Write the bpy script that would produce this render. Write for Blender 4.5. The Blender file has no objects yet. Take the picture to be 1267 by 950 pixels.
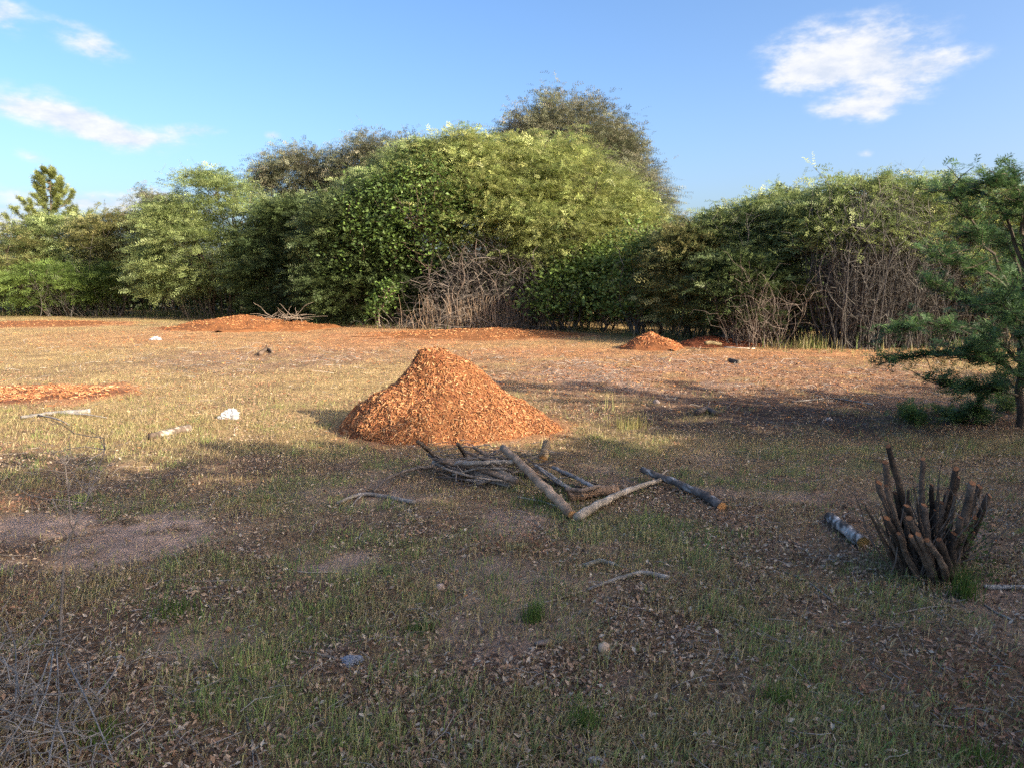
import bpy, math
import numpy as np

# ------------------------------------------------------------------ camera, light, sky
SC = bpy.context.scene
COL = SC.collection
RN = np.random.default_rng(11)
F, CX, CY = 930.0, 633.5, 475.0          # focal length and centre in photograph pixels
CAM_H, HORIZON = 1.60, 345.0
PITCH = math.atan((CY - HORIZON) / F)

cam = bpy.data.cameras.new('camera')
cam.sensor_width = 36.0
cam.lens = F / 1267.0 * 36.0
cam.clip_start, cam.clip_end = 0.05, 5000.0
cam_o = bpy.data.objects.new('camera', cam)
cam_o.location = (0, 0, CAM_H)
cam_o.rotation_euler = (math.pi / 2 - PITCH, 0, 0)
COL.objects.link(cam_o)
SC.camera = cam_o

SUN_EL, SUN_AZ = 23.0, 122.7              # azimuth clockwise from +Y: behind the camera on the right
sun = bpy.data.lights.new('sun', 'SUN')
sun.energy = 3.9
sun.angle = math.radians(0.5)
sun.color = (1.0, 0.88, 0.70)
sun_o = bpy.data.objects.new('sun', sun)
sun_o.rotation_euler = (math.radians(90 - SUN_EL), 0, math.radians(180 - SUN_AZ))
COL.objects.link(sun_o)

vs = SC.view_settings
vs.view_transform = 'Standard'
vs.look = 'None'
vs.exposure = 1.53
vs.gamma = 1.0
SC.cycles.use_denoising = False
SC.cycles.max_bounces = 6
SC.cycles.transparent_max_bounces = 4


def pixdir(px, py):
    d = np.array([(px - CX) / F, 1.0, -(py - CY) / F])
    c, s = math.cos(PITCH), math.sin(PITCH)
    return np.array([d[0], d[1] * c + d[2] * s, -d[1] * s + d[2] * c])


def at(px, py, z=0.0):
    """point of the ground (height z) under a pixel of the photograph"""
    d = pixdir(px, py)
    t = (z - CAM_H) / d[2]
    return np.array([d[0] * t, d[1] * t, z])


def W(px, py, Y):
    """point at distance Y behind a pixel of the photograph"""
    d = pixdir(px, py)
    t = Y / d[1]
    return np.array([d[0] * t, Y, CAM_H + d[2] * t])


def node(nt, kind, **kw):
    n = nt.nodes.new(kind)
    for k, v in kw.items():
        setattr(n, k, v)
    return n


def build_world():
    w = bpy.data.worlds.new('World')
    SC.world = w
    w.use_nodes = True
    nt = w.node_tree
    nt.nodes.clear()
    L = nt.links.new
    out = node(nt, 'ShaderNodeOutputWorld')
    bg = node(nt, 'ShaderNodeBackground')
    bg.inputs['Strength'].default_value = 0.15
    L(bg.outputs[0], out.inputs[0])
    sky = node(nt, 'ShaderNodeTexSky', sky_type='NISHITA')
    sky.sun_disc = False
    sky.sun_elevation = math.radians(SUN_EL)
    sky.sun_rotation = math.radians(SUN_AZ)
    sky.air_density = 0.7
    sky.dust_density = 4.0
    sky.ozone_density = 1.2
    tc = node(nt, 'ShaderNodeTexCoord')

    def math_(op, a, b=None, clamp=False):
        n = node(nt, 'ShaderNodeMath', operation=op, use_clamp=clamp)
        for i, x in enumerate((a, b)):
            if x is None:
                continue
            if isinstance(x, (int, float)):
                n.inputs[i].default_value = x
            else:
                L(x, n.inputs[i])
        return n.outputs[0]

    def vmath(op, a, b):
        n = node(nt, 'ShaderNodeVectorMath', operation=op)
        for i, x in enumerate((a, b)):
            if isinstance(x, (tuple, list, np.ndarray)):
                n.inputs[i].default_value = tuple(float(q) for q in x)
            else:
                L(x, n.inputs[i])
        return n

    D = tc.outputs['Generated']
    nz = node(nt, 'ShaderNodeTexNoise')
    nz.inputs['Scale'].default_value = 16
    nz.inputs['Detail'].default_value = 4
    nz.inputs['Roughness'].default_value = 0.6
    L(D, nz.inputs['Vector'])
    off = vmath('SUBTRACT', nz.outputs['Color'], (0.5, 0.5, 0.5)).outputs[0]
    off = vmath('MULTIPLY', off, (0.035, 0.035, 0.02)).outputs[0]
    P = vmath('ADD', D, off).outputs[0]
    # fine wisps, stretched sideways
    mp = node(nt, 'ShaderNodeMapping')
    mp.inputs['Scale'].default_value = (1.0, 1.0, 2.4)
    mp.inputs['Rotation'].default_value = (0, math.radians(10), 0)
    L(D, mp.inputs['Vector'])
    nf = node(nt, 'ShaderNodeTexNoise')
    nf.inputs['Scale'].default_value = 26
    nf.inputs['Detail'].default_value = 7
    nf.inputs['Roughness'].default_value = 0.62
    L(mp.outputs[0], nf.inputs['Vector'])
    wisp = math_('MULTIPLY', math_('SUBTRACT', nf.outputs['Fac'], 0.5), 3.3)
    # clouds: centre pixel, half width, half height, tilt in degrees (down to the right), density
    clouds = [(1062, 66, 74, 34, -4, 1.05), (1010, 88, 50, 16, -5, .8), (1088, 124, 50, 18, -8, .85), (1158, 80, 46, 11, -6, .6),
              (1050, 142, 36, 9, 0, .45), (970, 45, 40, 12, -18, .28),
              (6, 18, 22, 16, 10, .85), (116, 60, 34, 13, 12, .8), (88, 28, 28, 7, 10, .4), (42, 104, 44, 6, 8, .3),
              (48, 140, 80, 17, 12, .9), (128, 158, 52, 15, 12, .8), (235, 162, 34, 8, -6, .65), (180, 174, 60, 6, 0, .3),
              (45, 198, 20, 7, 22, .6), (334, 168, 11, 5, 0, .75), (1068, 192, 11, 5, 0, .6),
              (195, 246, 80, 12, -3, .8), (15, 276, 50, 15, 0, .85), (30, 240, 90, 9, 4, .45), (170, 262, 110, 9, 0, .45),
              (1180, 215, 120, 12, 0, .25)]
    tot = None
    for (px, py, rx, ry, ti, den) in clouds:
        c = pixdir(px, py)
        c = c / np.linalg.norm(c)
        u = np.cross(c, (0, 0, 1.0)); u /= np.linalg.norm(u)
        v = np.cross(u, c)
        a = math.radians(ti)
        uu = u * math.cos(a) - v * math.sin(a)
        vv = u * math.sin(a) + v * math.cos(a)
        q = vmath('SUBTRACT', P, c).outputs[0]
        # behind the camera the same offsets never come near zero, so no mirrored cloud appears
        du = vmath('DOT_PRODUCT', q, uu / (rx / F)).outputs['Value']
        dv = vmath('DOT_PRODUCT', q, vv / (ry / F)).outputs['Value']
        dw = vmath('DOT_PRODUCT', q, c / 0.25).outputs['Value']
        s = math_('ADD', math_('MULTIPLY', du, du), math_('ADD', math_('MULTIPLY', dv, dv), math_('MULTIPLY', dw, dw)))
        g = math_('MULTIPLY', math_('EXPONENT', math_('MULTIPLY', s, -1.0)), den * 1.25)
        tot = g if tot is None else math_('ADD', tot, g)
    m = math_('SUBTRACT', math_('ADD', tot, math_('MULTIPLY', wisp, math_('MINIMUM', tot, 0.6))), 0.2)
    mr = node(nt, 'ShaderNodeMapRange', interpolation_type='SMOOTHSTEP')
    mr.inputs['From Min'].default_value = 0.0
    mr.inputs['From Max'].default_value = 1.15
    mr.inputs['To Max'].default_value = 0.93
    L(m, mr.inputs['Value'])
    mix = node(nt, 'ShaderNodeMixRGB')
    L(mr.outputs[0], mix.inputs['Fac'])
    hs = node(nt, 'ShaderNodeHueSaturation')
    hs.inputs['Hue'].default_value = SKY_HUE
    hs.inputs['Saturation'].default_value = SKY_SAT
    hs.inputs['Value'].default_value = SKY_VAL
    L(sky.outputs[0], hs.inputs['Color'])
    L(hs.outputs[0], mix.inputs['Color1'])
    cl = node(nt, 'ShaderNodeMixRGB')
    cl.inputs['Color1'].default_value = (1.75, 1.9, 2.2, 1)
    cl.inputs['Color2'].default_value = (2.35, 2.35, 2.4, 1)
    sh = node(nt, 'ShaderNodeMapRange')
    sh.inputs['From Min'].default_value = .36
    sh.inputs['From Max'].default_value = .62
    L(nf.outputs['Fac'], sh.inputs['Value'])
    L(sh.outputs[0], cl.inputs['Fac'])
    L(cl.outputs[0], mix.inputs['Color2'])
    L(mix.outputs[0], bg.inputs['Color'])


SKY_HUE, SKY_SAT, SKY_VAL = 0.501, 1.25, 0.84
build_world()

# ------------------------------------------------------------------ helpers


def unit(a):
    return a / np.maximum(np.linalg.norm(a, axis=-1, keepdims=True), 1e-9)


def _hash(i, j, s):
    h = (i.astype(np.int64) * 374761393 + j.astype(np.int64) * 668265263 + s * 1442695041) & 0x7fffffff
    h = ((h ^ (h >> 13)) * 1274126177) & 0x7fffffff
    h = h ^ (h >> 16)
    return (h & 0xffff) / 65535.0


def vn(x, y, s=0):
    x = np.asarray(x, float); y = np.asarray(y, float)
    i, j = np.floor(x), np.floor(y)
    u, v = x - i, y - j
    u = u * u * (3 - 2 * u); v = v * v * (3 - 2 * v)
    return ((_hash(i, j, s) * (1 - u) + _hash(i + 1, j, s) * u) * (1 - v)
            + (_hash(i, j + 1, s) * (1 - u) + _hash(i + 1, j + 1, s) * u) * v)


def fbm(x, y, s=0, o=4):
    t, a, f, n = 0, 1.0, 1.0, 0
    for k in range(o):
        t = t + a * vn(x * f, y * f, s + k * 17)
        n += a; a *= .5; f *= 2.03
    return t / n


def sst(a, b, x):
    t = np.clip((x - a) / (b - a), 0, 1)
    return t * t * (3 - 2 * t)


class MB:
    """collects triangles and quads with a colour per corner point; build() links ONE mesh object"""
    def __init__(self):
        self.v, self.c, self.t, self.q, self.n = [], [], [], [], 0

    def add(self, v, f, c):
        v = np.asarray(v, float).reshape(-1, 3)
        f = np.asarray(f, int)
        c = np.asarray(c, float)
        if c.ndim == 1:
            c = np.broadcast_to(c, (len(v), 3))
        self.v.append(v); self.c.append(c.reshape(-1, 3))
        (self.t if f.shape[1] == 3 else self.q).append(f + self.n)
        self.n += len(v)
        return self

    def mesh(self, name, mat, smooth=False):
        v = np.concatenate(self.v).astype(np.float32)
        c = np.concatenate(self.c).astype(np.float32)
        t = np.concatenate(self.t) if self.t else np.zeros((0, 3), int)
        q = np.concatenate(self.q) if self.q else np.zeros((0, 4), int)
        me = bpy.data.meshes.new(name)
        me.vertices.add(len(v))
        me.vertices.foreach_set('co', v.ravel())
        nl = len(t) * 3 + len(q) * 4
        me.loops.add(nl)
        me.loops.foreach_set('vertex_index', np.concatenate([t.ravel(), q.ravel()]).astype(np.int32))
        me.polygons.add(len(t) + len(q))
        st = np.concatenate([np.arange(len(t)) * 3, len(t) * 3 + np.arange(len(q)) * 4]).astype(np.int32)
        me.polygons.foreach_set('loop_start', st)
        me.polygons.foreach_set('use_smooth', np.full(len(st), smooth))
        a = me.attributes.new('tint', 'FLOAT_COLOR', 'POINT')
        a.data.foreach_set('color', np.concatenate([c, np.ones((len(c), 1), np.float32)], 1).ravel())
        me.update(calc_edges=True)
        me.materials.append(mat)
        return me

    def build(self, name, mat, parent=None, smooth=False, loc=None):
        o = bpy.data.objects.new(name, self.mesh(name, mat, smooth))
        COL.objects.link(o)
        if parent is not None:
            o.parent = parent
        if loc is not None:
            o.location = tuple(float(x) for x in loc)
        return o


def tag(o, label=None, cat=None, group=None, kind=None):
    if label: o['label'] = label
    if cat: o['category'] = cat
    if group: o['group'] = group
    if kind: o['kind'] = kind
    return o


def empty(name, loc):
    o = bpy.data.objects.new(name, None)
    o.location = tuple(float(x) for x in loc)
    o.empty_display_size = .2
    COL.objects.link(o)
    return o


def tubes(mb, P, Rd, S, col, shift=None):
    """P (N,K,3) paths, Rd (N,K) radii"""
    P = np.asarray(P, float); Rd = np.asarray(Rd, float)
    if len(P) == 0:
        return
    N, K = P.shape[:2]
    T = unit(np.gradient(P, axis=1))
    mean = np.abs(unit(P[:, -1] - P[:, 0]))
    ref = np.where(mean[:, 2:3] > .8, np.array([[1., .1, 0]]), np.array([[0, 0, 1.]]))[:, None, :]
    U = unit(np.cross(T, np.broadcast_to(ref, T.shape)))
    V = np.cross(T, U)
    a = np.arange(S) * 2 * math.pi / S
    v = (P[:, :, None, :] + Rd[:, :, None, None] * (np.cos(a)[None, None, :, None] * U[:, :, None, :] + np.sin(a)[None, None, :, None] * V[:, :, None, :]))
    idx = np.arange(N * K * S).reshape(N, K, S)
    nx = np.roll(idx, -1, axis=2)
    q = np.stack([idx[:, :-1], nx[:, :-1], nx[:, 1:], idx[:, 1:]], -1).reshape(-1, 4)
    col = np.asarray(col, float)
    c = col if col.ndim == 1 else np.repeat(col, K * S, axis=0)
    mb.add(v, q, c)


def paths(A, B, K=5, wig=.1, sag=0.0, rng=RN):
    A = np.asarray(A, float); B = np.asarray(B, float)
    N = len(A)
    t = np.linspace(0, 1, K)
    ln = np.linalg.norm(B - A, axis=1)[:, None, None]
    P = A[:, None] + (B - A)[:, None] * t[None, :, None]
    for k in (1, 2, 3):
        P = P + rng.normal(0, wig / k, (N, 1, 3)) * ln * np.sin(math.pi * k * t)[None, :, None]
    P[:, :, 2] -= sag * ln[:, :, 0] * np.sin(math.pi * t)[None]
    return P


def taper(N, K, r0, r1):
    t = np.linspace(0, 1, K)[None]
    return np.asarray(r0).reshape(-1, 1) * (1 - t) + np.asarray(r1).reshape(-1, 1) * t * np.ones((N, 1))


def sprays(mb, C, D, Ls, n, ll, lw, col, jit=.25, droop=.15, rng=RN):
    """feathery leaves: a row of small leaflets along both sides of each stalk"""
    N = len(C)
    D = unit(D)
    up = unit(np.array([0, 0, 1.]) + rng.normal(0, jit, (N, 3)))
    S = unit(np.cross(D, up))
    t = (np.arange(n) + .5) / n
    b = C[:, None] + D[:, None] * (Ls[:, None] * t[None])[:, :, None]
    b[:, :, 2] -= droop * Ls[:, None] * (t ** 2)[None]
    size = (1 - .55 * np.abs(t - .42))[None, :, None]
    ks = rng.uniform(.55, 1.3, (N, 1, 1))
    for sg in (-1, 1):
        ld = unit(D[:, None] * .55 + sg * S[:, None] + rng.normal(0, .22, (N, n, 3)))
        k = size * rng.uniform(.7, 1.25, (N, n, 1)) * ks
        v0 = b - D[:, None] * lw * .5 * k
        v1 = b + D[:, None] * lw * .5 * k + ld * ll * .35 * k
        v2 = b + ld * ll * k
        v = np.stack([v0, v1, v2], 2)
        f = np.arange(N * n * 3).reshape(-1, 3)
        c = np.repeat(col, n * 3, axis=0) * np.repeat(rng.uniform(.8, 1.2, (N * n, 1)), 3, axis=0)
        mb.add(v, f, c)


def leaves(mb, C, size, col, flat=.5, rng=RN, wid=.36):
    """broad leaves: a folded diamond each"""
    N = len(C)
    a = unit(rng.normal(0, 1, (N, 3)) * np.array([1, 1, flat]))
    nrm = unit(np.array([0, -.2, .9]) + rng.normal(0, .6, (N, 3)))
    b = unit(np.cross(a, nrm)); nn = np.cross(b, a)
    s = (size * rng.uniform(.6, 1.3, N))[:, None]
    v = np.stack([C, C + a * s * .5 + b * s * wid + nn * s * .1, C + a * s, C + a * s * .5 - b * s * wid * .8 + nn * s * .1], 1)
    i = np.arange(N)[:, None] * 4
    f = np.concatenate([i + np.array([[0, 1, 2]]), i + np.array([[0, 2, 3]])])
    mb.add(v, f, np.repeat(col, 4, axis=0))


# ------------------------------------------------------------------ materials


def mat(name, rough=.85, transl=0.0, spec=.25, noise=None, bump=0.0, bscale=60.0, tint=True, color=(.5, .5, .5), stretch=(1, 1, 1), nlo=.6, nhi=1.4):
    m = bpy.data.materials.new(name)
    m.use_nodes = True
    nt = m.node_tree
    nt.nodes.clear()
    L = nt.links.new
    out = node(nt, 'ShaderNodeOutputMaterial')
    p = node(nt, 'ShaderNodeBsdfPrincipled')
    p.inputs['Roughness'].default_value = rough
    p.inputs['Specular IOR Level'].default_value = spec
    if tint:
        at_ = node(nt, 'ShaderNodeAttribute', attribute_name='tint')
        c = at_.outputs['Color']
    else:
        rgb = node(nt, 'ShaderNodeRGB')
        rgb.outputs[0].default_value = (*color, 1)
        c = rgb.outputs[0]
    tc = node(nt, 'ShaderNodeTexCoord')
    mp = node(nt, 'ShaderNodeMapping')
    mp.inputs['Scale'].default_value = stretch
    L(tc.outputs['Object'], mp.inputs['Vector'])
    if noise:
        for sc in noise:
            n = node(nt, 'ShaderNodeTexNoise')
            n.inputs['Scale'].default_value = sc
            n.inputs['Detail'].default_value = 5
            n.inputs['Roughness'].default_value = .65
            L(mp.outputs[0], n.inputs['Vector'])
            r = node(nt, 'ShaderNodeMapRange')
            r.inputs['From Min'].default_value = .28
            r.inputs['From Max'].default_value = .72
            r.inputs['To Min'].default_value = nlo
            r.inputs['To Max'].default_value = nhi
            L(n.outputs['Fac'], r.inputs['Value'])
            mu = node(nt, 'ShaderNodeVectorMath', operation='SCALE')
            L(c, mu.inputs[0]); L(r.outputs[0], mu.inputs['Scale'])
            c = mu.outputs[0]
    L(c, p.inputs['Base Color'])
    if bump:
        n = node(nt, 'ShaderNodeTexNoise')
        n.inputs['Scale'].default_value = bscale
        n.inputs['Detail'].default_value = 6
        n.inputs['Roughness'].default_value = .7
        L(mp.outputs[0], n.inputs['Vector'])
        b = node(nt, 'ShaderNodeBump')
        b.inputs['Strength'].default_value = 1.0
        b.inputs['Distance'].default_value = bump
        L(n.outputs['Fac'], b.inputs['Height'])
        L(b.outputs[0], p.inputs['Normal'])
    if transl:
        t = node(nt, 'ShaderNodeBsdfTranslucent')
        L(c, t.inputs['Color'])
        mx = node(nt, 'ShaderNodeMixShader')
        mx.inputs[0].default_value = transl
        L(p.outputs[0], mx.inputs[1]); L(t.outputs[0], mx.inputs[2])
        L(mx.outputs[0], out.inputs[0])
    else:
        L(p.outputs[0], out.inputs[0])
    return m


M_LEAF = mat('leaf', rough=.5, transl=.35, spec=.35)
M_NEEDLE = mat('needle', rough=.5, transl=.3, spec=.3)
M_BARK = mat('bark', rough=.9, noise=(14, 60), bump=.006, bscale=45, stretch=(1, 1, .5))
M_TWIG = mat('twig', rough=.9, noise=(9,))
M_WOOD = mat('weathered_wood', rough=.85, noise=(7, 45), bump=.011, bscale=35, nlo=.5, nhi=1.5)
M_CUT = mat('cut_wood', rough=.8, noise=(25, 90), bump=.002, bscale=80, nlo=.65, nhi=1.3)
M_SOIL = mat('ground', rough=.95, noise=(1.3, 9, 48, 130), bump=.035, bscale=34, spec=.12, nlo=.66, nhi=1.34)
M_CHIP = mat('wood_chip', rough=.8, noise=(40,), spec=.2)
M_GRASS = mat('grass', rough=.6, transl=.3, spec=.25)
M_LITTER = mat('litter', rough=.8, transl=.1, spec=.2)
M_STONE = mat('stone', rough=.9, noise=(20, 90), bump=.004, bscale=60, nlo=.75, nhi=1.2)
M_PLASTIC = mat('plastic_film', rough=.35, transl=.35, spec=.5)
M_HILL = mat('hill', rough=.9, noise=(.02, .1))

# ------------------------------------------------------------------ ground


def blob(x, y, px, py, rx, ry, p=1.0):
    """soft ellipse on the ground, given by its outline in the photograph"""
    c = at(px, py); hx = (at(px + rx, py)[0] - at(px - rx, py)[0]) / 2
    y0, y1 = at(px, py + ry)[1], at(px, max(py - ry, HORIZON + 26))[1]
    cy, hy = (y0 + y1) / 2, (y1 - y0) / 2
    d = ((x - c[0]) / hx) ** 2 + ((y - cy) / hy) ** 2
    return np.exp(-(d ** p))


SHRUB_LINE = [(-60, 392), (0, 390), (250, 392), (330, 396), (480, 406), (690, 409), (830, 420), (1000, 433), (1170, 439), (1330, 446)]
_sl = np.array([at(a, b)[:2] for a, b in SHRUB_LINE])


def shrub_line(x):
    return np.interp(x, _sl[:, 0], _sl[:, 1])


HEAPS = [  # label, base pixel centre, top height, radii left/right/front/back (m), exponent, colour, chips
    ('tall pointed heap of orange wood chips in the middle of the clearing', W(541, 526, 8.05)[:2], .86, (1.06, 1.36, .92, .95), 1.35, (.39, .16, .062), 24000),
    ('small rounded heap of orange wood chips before the right thicket', W(806, 430, 17.4)[:2], .37, (.80, .85, .75, .8), 1.0, (.44, .17, .065), 3000),
    ('low dark red heap of chips beside the small rounded heap', W(876, 428, 18.2)[:2], .24, (.8, 1.5, .8, .8), 1.1, (.32, .10, .045), 1200),
    ('long orange chip mound under the dark bushes at far left centre', W(300, 405, 24.2)[:2], .46, (2.5, 3.0, 1.9, 1.6), 1.15, (.46, .19, .07), 4500),
    ('broad flat sheet of orange chips below the dead brush', W(610, 414, 21.6)[:2], .20, (3.9, 2.5, 2.2, 1.7), 1.0, (.48, .20, .075), 5000),
    ('thin spread of orange chips at the left picture edge', W(42, 488, 10.4)[:2], .07, (1.6, 1.35, .95, .95), .8, (.40, .17, .07), 5000),
    ('far flat strip of orange chips below the left shrubs', W(50, 402, 26.5)[:2], .12, (3.6, 2.8, 2.0, 2.0), .9, (.45, .19, .07), 1500),
]


def heap_h(x, y, h, noise=True):
    lab, c, H, (rl, rr, rf, rb), e, col, n = h
    dx, dy = x - c[0], y - c[1]
    rx = np.where(dx < 0, rl, rr); ry = np.where(dy < 0, rf, rb)
    d = np.sqrt((dx / rx) ** 2 + (dy / ry) ** 2)
    if noise:
        d = d * (1 + (.34 if H > .8 else .8) * (fbm(x * 2.3 + 5, y * 2.3, 31) - .5))
    z = H * np.clip(1 - d, 0, 1) ** e
    if H > .8:       # steep pointed top, low shoulder on the left, long even slope on the right
        zl = np.interp(d, [0, .17, .27, .40, .62, .80, .93, 1.0], [.86, .82, .64, .48, .37, .24, .09, 0])
        zr = np.interp(d, [0, .07, .25, .43, .67, .88, 1.0], [.86, .84, .66, .47, .27, .10, 0])
        zf = np.interp(d, [0, .12, .35, .60, .85, 1.0], [.86, .79, .53, .30, .10, 0])
        q = np.hypot(dx / rx, dy / ry) + 1e-6
        cx, sy = (dx / rx) / q, (dy / ry) / q
        z = zf * sy ** 2 + np.where(cx < 0, zl, zr) * cx ** 2
        z = z + .13 * (fbm(x * 3.1, y * 3.1, 37, 3) - .5) * np.exp(-((d - .5) / .35) ** 2)
    return z, d


def gh(x, y):
    return .05 * (fbm(x * .45, y * .45, 3) - .5) + .035 * (fbm(x * 1.7, y * 1.7, 9) - .5) + .030 * (fbm(x * 6, y * 6, 21, 3) - .5)


def zones(x, y):
    n1, n2, n3 = fbm(x * .8, y * .8, 41), fbm(x * 2.2, y * 2.2, 51), fbm(x * .35, y * .35, 61)
    z = {}
    o = np.zeros_like(x)
    for h in HEAPS:
        _, d = heap_h(x, y, h)
        o = np.maximum(o, sst(1.32, .95, d + .25 * (n2 - .5)))
    for (px, py, rx, ry, a) in ((430, 412, 130, 10, .8), (710, 428, 90, 7, .6), (330, 425, 150, 9, .5), (930, 440, 130, 7, .7), (620, 430, 170, 8, .5), (900, 462, 300, 24, .62), (700, 470, 140, 16, .4), (480, 424, 210, 13, 1.0), (200, 420, 170, 11, .7), (990, 440, 190, 10, 1.0), (700, 436, 200, 9, .9), (560, 445, 120, 7, .5),
                                (1080, 452, 120, 9, .45), (120, 415, 110, 7, .5), (545, 552, 130, 12, .35)):
        o = np.maximum(o, a * blob(x, y, px, py, rx, ry) * sst(.14, .46, n1 * .5 + n2 * .5))
    z['orange'] = np.clip(o, 0, 1)
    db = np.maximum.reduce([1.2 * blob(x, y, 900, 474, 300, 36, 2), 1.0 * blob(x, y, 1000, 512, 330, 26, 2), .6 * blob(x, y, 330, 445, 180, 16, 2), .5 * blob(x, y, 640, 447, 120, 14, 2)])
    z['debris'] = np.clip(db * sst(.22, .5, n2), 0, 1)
    z['mulch_shade'] = blob(x, y, 1000, 520, 340, 28, 2) * sst(.24, .42, n2 * .6 + n1 * .4)  # dark mulch strip; the shade lying over it is put into the colour
    z['grey'] = blob(x, y, 810, 468, 150, 16, 2) * sst(.4, .62, n2)
    dirt = np.maximum.reduce([1.2 * blob(x, y, 85, 668, 165, 40, 2), .75 * blob(x, y, 410, 695, 60, 16), .6 * blob(x, y, 570, 690, 70, 22), .6 * blob(x, y, 500, 605, 60, 18),
                              .5 * blob(x, y, 240, 800, 80, 30), .4 * blob(x, y, 800, 850, 60, 25)])
    z['dirt'] = np.clip(dirt * 1.35 * sst(.40, .60, .55 * n2 + .45 * fbm(x * 4.5, y * 4.5, 55)) + .55 * sst(.6, .72, n1) * sst(9, 5, y), 0, 1)
    far = sst(6.2, 8.0, y + 1.6 * (n3 - .5) * 2 + .06 * x)
    z['straw'] = np.clip(.8 * blob(x, y, 790, 536, 100, 26) + far * (.55 + .9 * (n1 - .35)) + .18 * sst(.45, .62, n2), 0, 1) * (1 - .93 * np.clip(z['debris'] * 1.3, 0, 1))  # first blob gives a sunlit grass patch straw colour, painting the sun in
    g = np.maximum.reduce([.50 * sst(12, 8, y), .75 * blob(x, y, 480, 880, 420, 80, 2), .9 * blob(x, y, 790, 640, 260, 70, 2), .85 * blob(x, y, 1080, 585, 240, 45, 2), .7 * blob(x, y, 380, 590, 190, 45, 2), .95 * blob(x, y, 770, 540, 90, 38, 2),
                           .7 * blob(x, y, 900, 870, 500, 80, 2), .6 * blob(x, y, 200, 760, 200, 70, 2), .45 * blob(x, y, 120, 540, 200, 40, 2),
                           .6 * blob(x, y, 90, 398, 280, 8, 2), .7 * blob(x, y, 760, 418, 120, 9, 2), .5 * blob(x, y, 1080, 448, 140, 9, 2), .5 * blob(x, y, 1200, 462, 80, 14, 2)])
    z['green'] = np.clip(g * (.06 + .94 * sst(.485, .565, fbm(x * 1.7, y * 1.7, 151) * .6 + fbm(x * 4.2, y * 4.2, 152) * .4)) * (1 - z['orange']) * (1 - .95 * z['dirt']) * (1 - .9 * np.clip(np.maximum(z['debris'] * sst(8.2, 9.2, y), z['mulch_shade']) * 1.4, 0, 1)), 0, 1)
    return z


def mixc(c, col, w):
    return c * (1 - w[:, None]) + np.asarray(col)[None] * w[:, None]


def ground_color(x, y, z):
    c = np.broadcast_to(np.array([.22, .14, .085]), (len(x), 3))
    c = mixc(c, (.39, .275, .125), z['straw'] * .9)
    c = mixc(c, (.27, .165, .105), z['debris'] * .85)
    c = mixc(c, (.27, .24, .21), z['grey'] * .7)
    c = mixc(c, (.06, .043, .035), z['mulch_shade'] * .85)
    c = mixc(c, (.47, .32, .235), z['dirt'] * .9)
    c = mixc(c, (.19, .20, .08), z['green'] * .6)
    c = mixc(c, (.36, .175, .085), z['orange'] * .92)
    return c


def build_ground():
    ys = np.concatenate([np.linspace(-60, -4, 15)[:-1], np.linspace(-4, 1.6, 29)[:-1], 1.6 + (np.linspace(0, 1, 260) ** 1.7) * 30, np.geomspace(33, 1500, 40)])
    h = np.concatenate([np.linspace(0, 6, 110)[:-1], np.linspace(6, 22, 140)[:-1], np.geomspace(22, 1500, 26)])
    xs = np.concatenate([-h[::-1][:-1], h])
    X, Y = np.meshgrid(xs, ys)
    x, y = X.ravel(), Y.ravel()
    z = gh(x, y)
    zz = zones(x, y)
    z = z + .03 * zz['orange'] * fbm(x * 5, y * 5, 77)
    far = sst(60, 200, np.hypot(x, y))
    z = z * (1 - far)
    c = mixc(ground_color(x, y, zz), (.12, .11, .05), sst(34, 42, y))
    nx, ny = len(xs), len(ys)
    i = np.arange(nx * ny).reshape(ny, nx)
    q = np.stack([i[:-1, :-1], i[:-1, 1:], i[1:, 1:], i[1:, :-1]], -1).reshape(-1, 4)
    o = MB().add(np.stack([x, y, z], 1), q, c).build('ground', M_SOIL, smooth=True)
    o['kind'] = 'structure'


build_ground()


def build_hills():
    n, m = 60, 8
    a = np.linspace(-1100, 500, n)
    P = []
    for j in range(m):
        t = j / (m - 1)
        hgt = (math.sin(t * math.pi) * (14 + 26 * fbm(a * .004, np.full(n, 3.0), 5) + 12 * sst(-100, -500, a)))
        P.append(np.stack([a, 700 + 250 * t + 0 * a, hgt - .5], 1))
    i = np.arange(n * m).reshape(m, n)
    q = np.stack([i[:-1, :-1], i[:-1, 1:], i[1:, 1:], i[1:, :-1]], -1).reshape(-1, 4)
    o = MB().add(np.concatenate(P), q, np.array([.07, .085, .06])).build('hills', M_HILL, smooth=True)
    o['kind'] = 'structure'


build_hills()

# ------------------------------------------------------------------ trees and shrubs


def lobe(px, py, rpx, rpy, Y, ry=None):
    c = W(px, py, Y)
    k = Y / F * 1.01
    return (c, np.array([rpx * k, ry if ry else .5 * (rpx + rpy) * k, rpy * k]))


DENSE = 1.25
PAL = {
    'acacia': [(.29, .355, .135), (.24, .31, .115), (.36, .40, .16), (.16, .225, .085)],
    'yellow': [(.37, .40, .14), (.31, .37, .125), (.43, .43, .17), (.20, .27, .09)],
    'green': [(.17, .25, .06), (.13, .20, .05), (.22, .30, .07), (.09, .135, .04)],
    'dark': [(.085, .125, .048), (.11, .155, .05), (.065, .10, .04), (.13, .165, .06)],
    'vine': [(.12, .20, .045), (.085, .135, .04), (.20, .30, .06), (.06, .10, .032)],
    'grey': [(.15, .175, .095), (.19, .18, .12), (.12, .15, .08), (.22, .19, .13)],
    'olive': [(.21, .235, .08), (.27, .25, .10), (.15, .19, .06), (.31, .27, .12)],
    'sapling': [(.09, .165, .06), (.07, .135, .05), (.125, .21, .065), (.055, .105, .042)],
}


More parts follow.
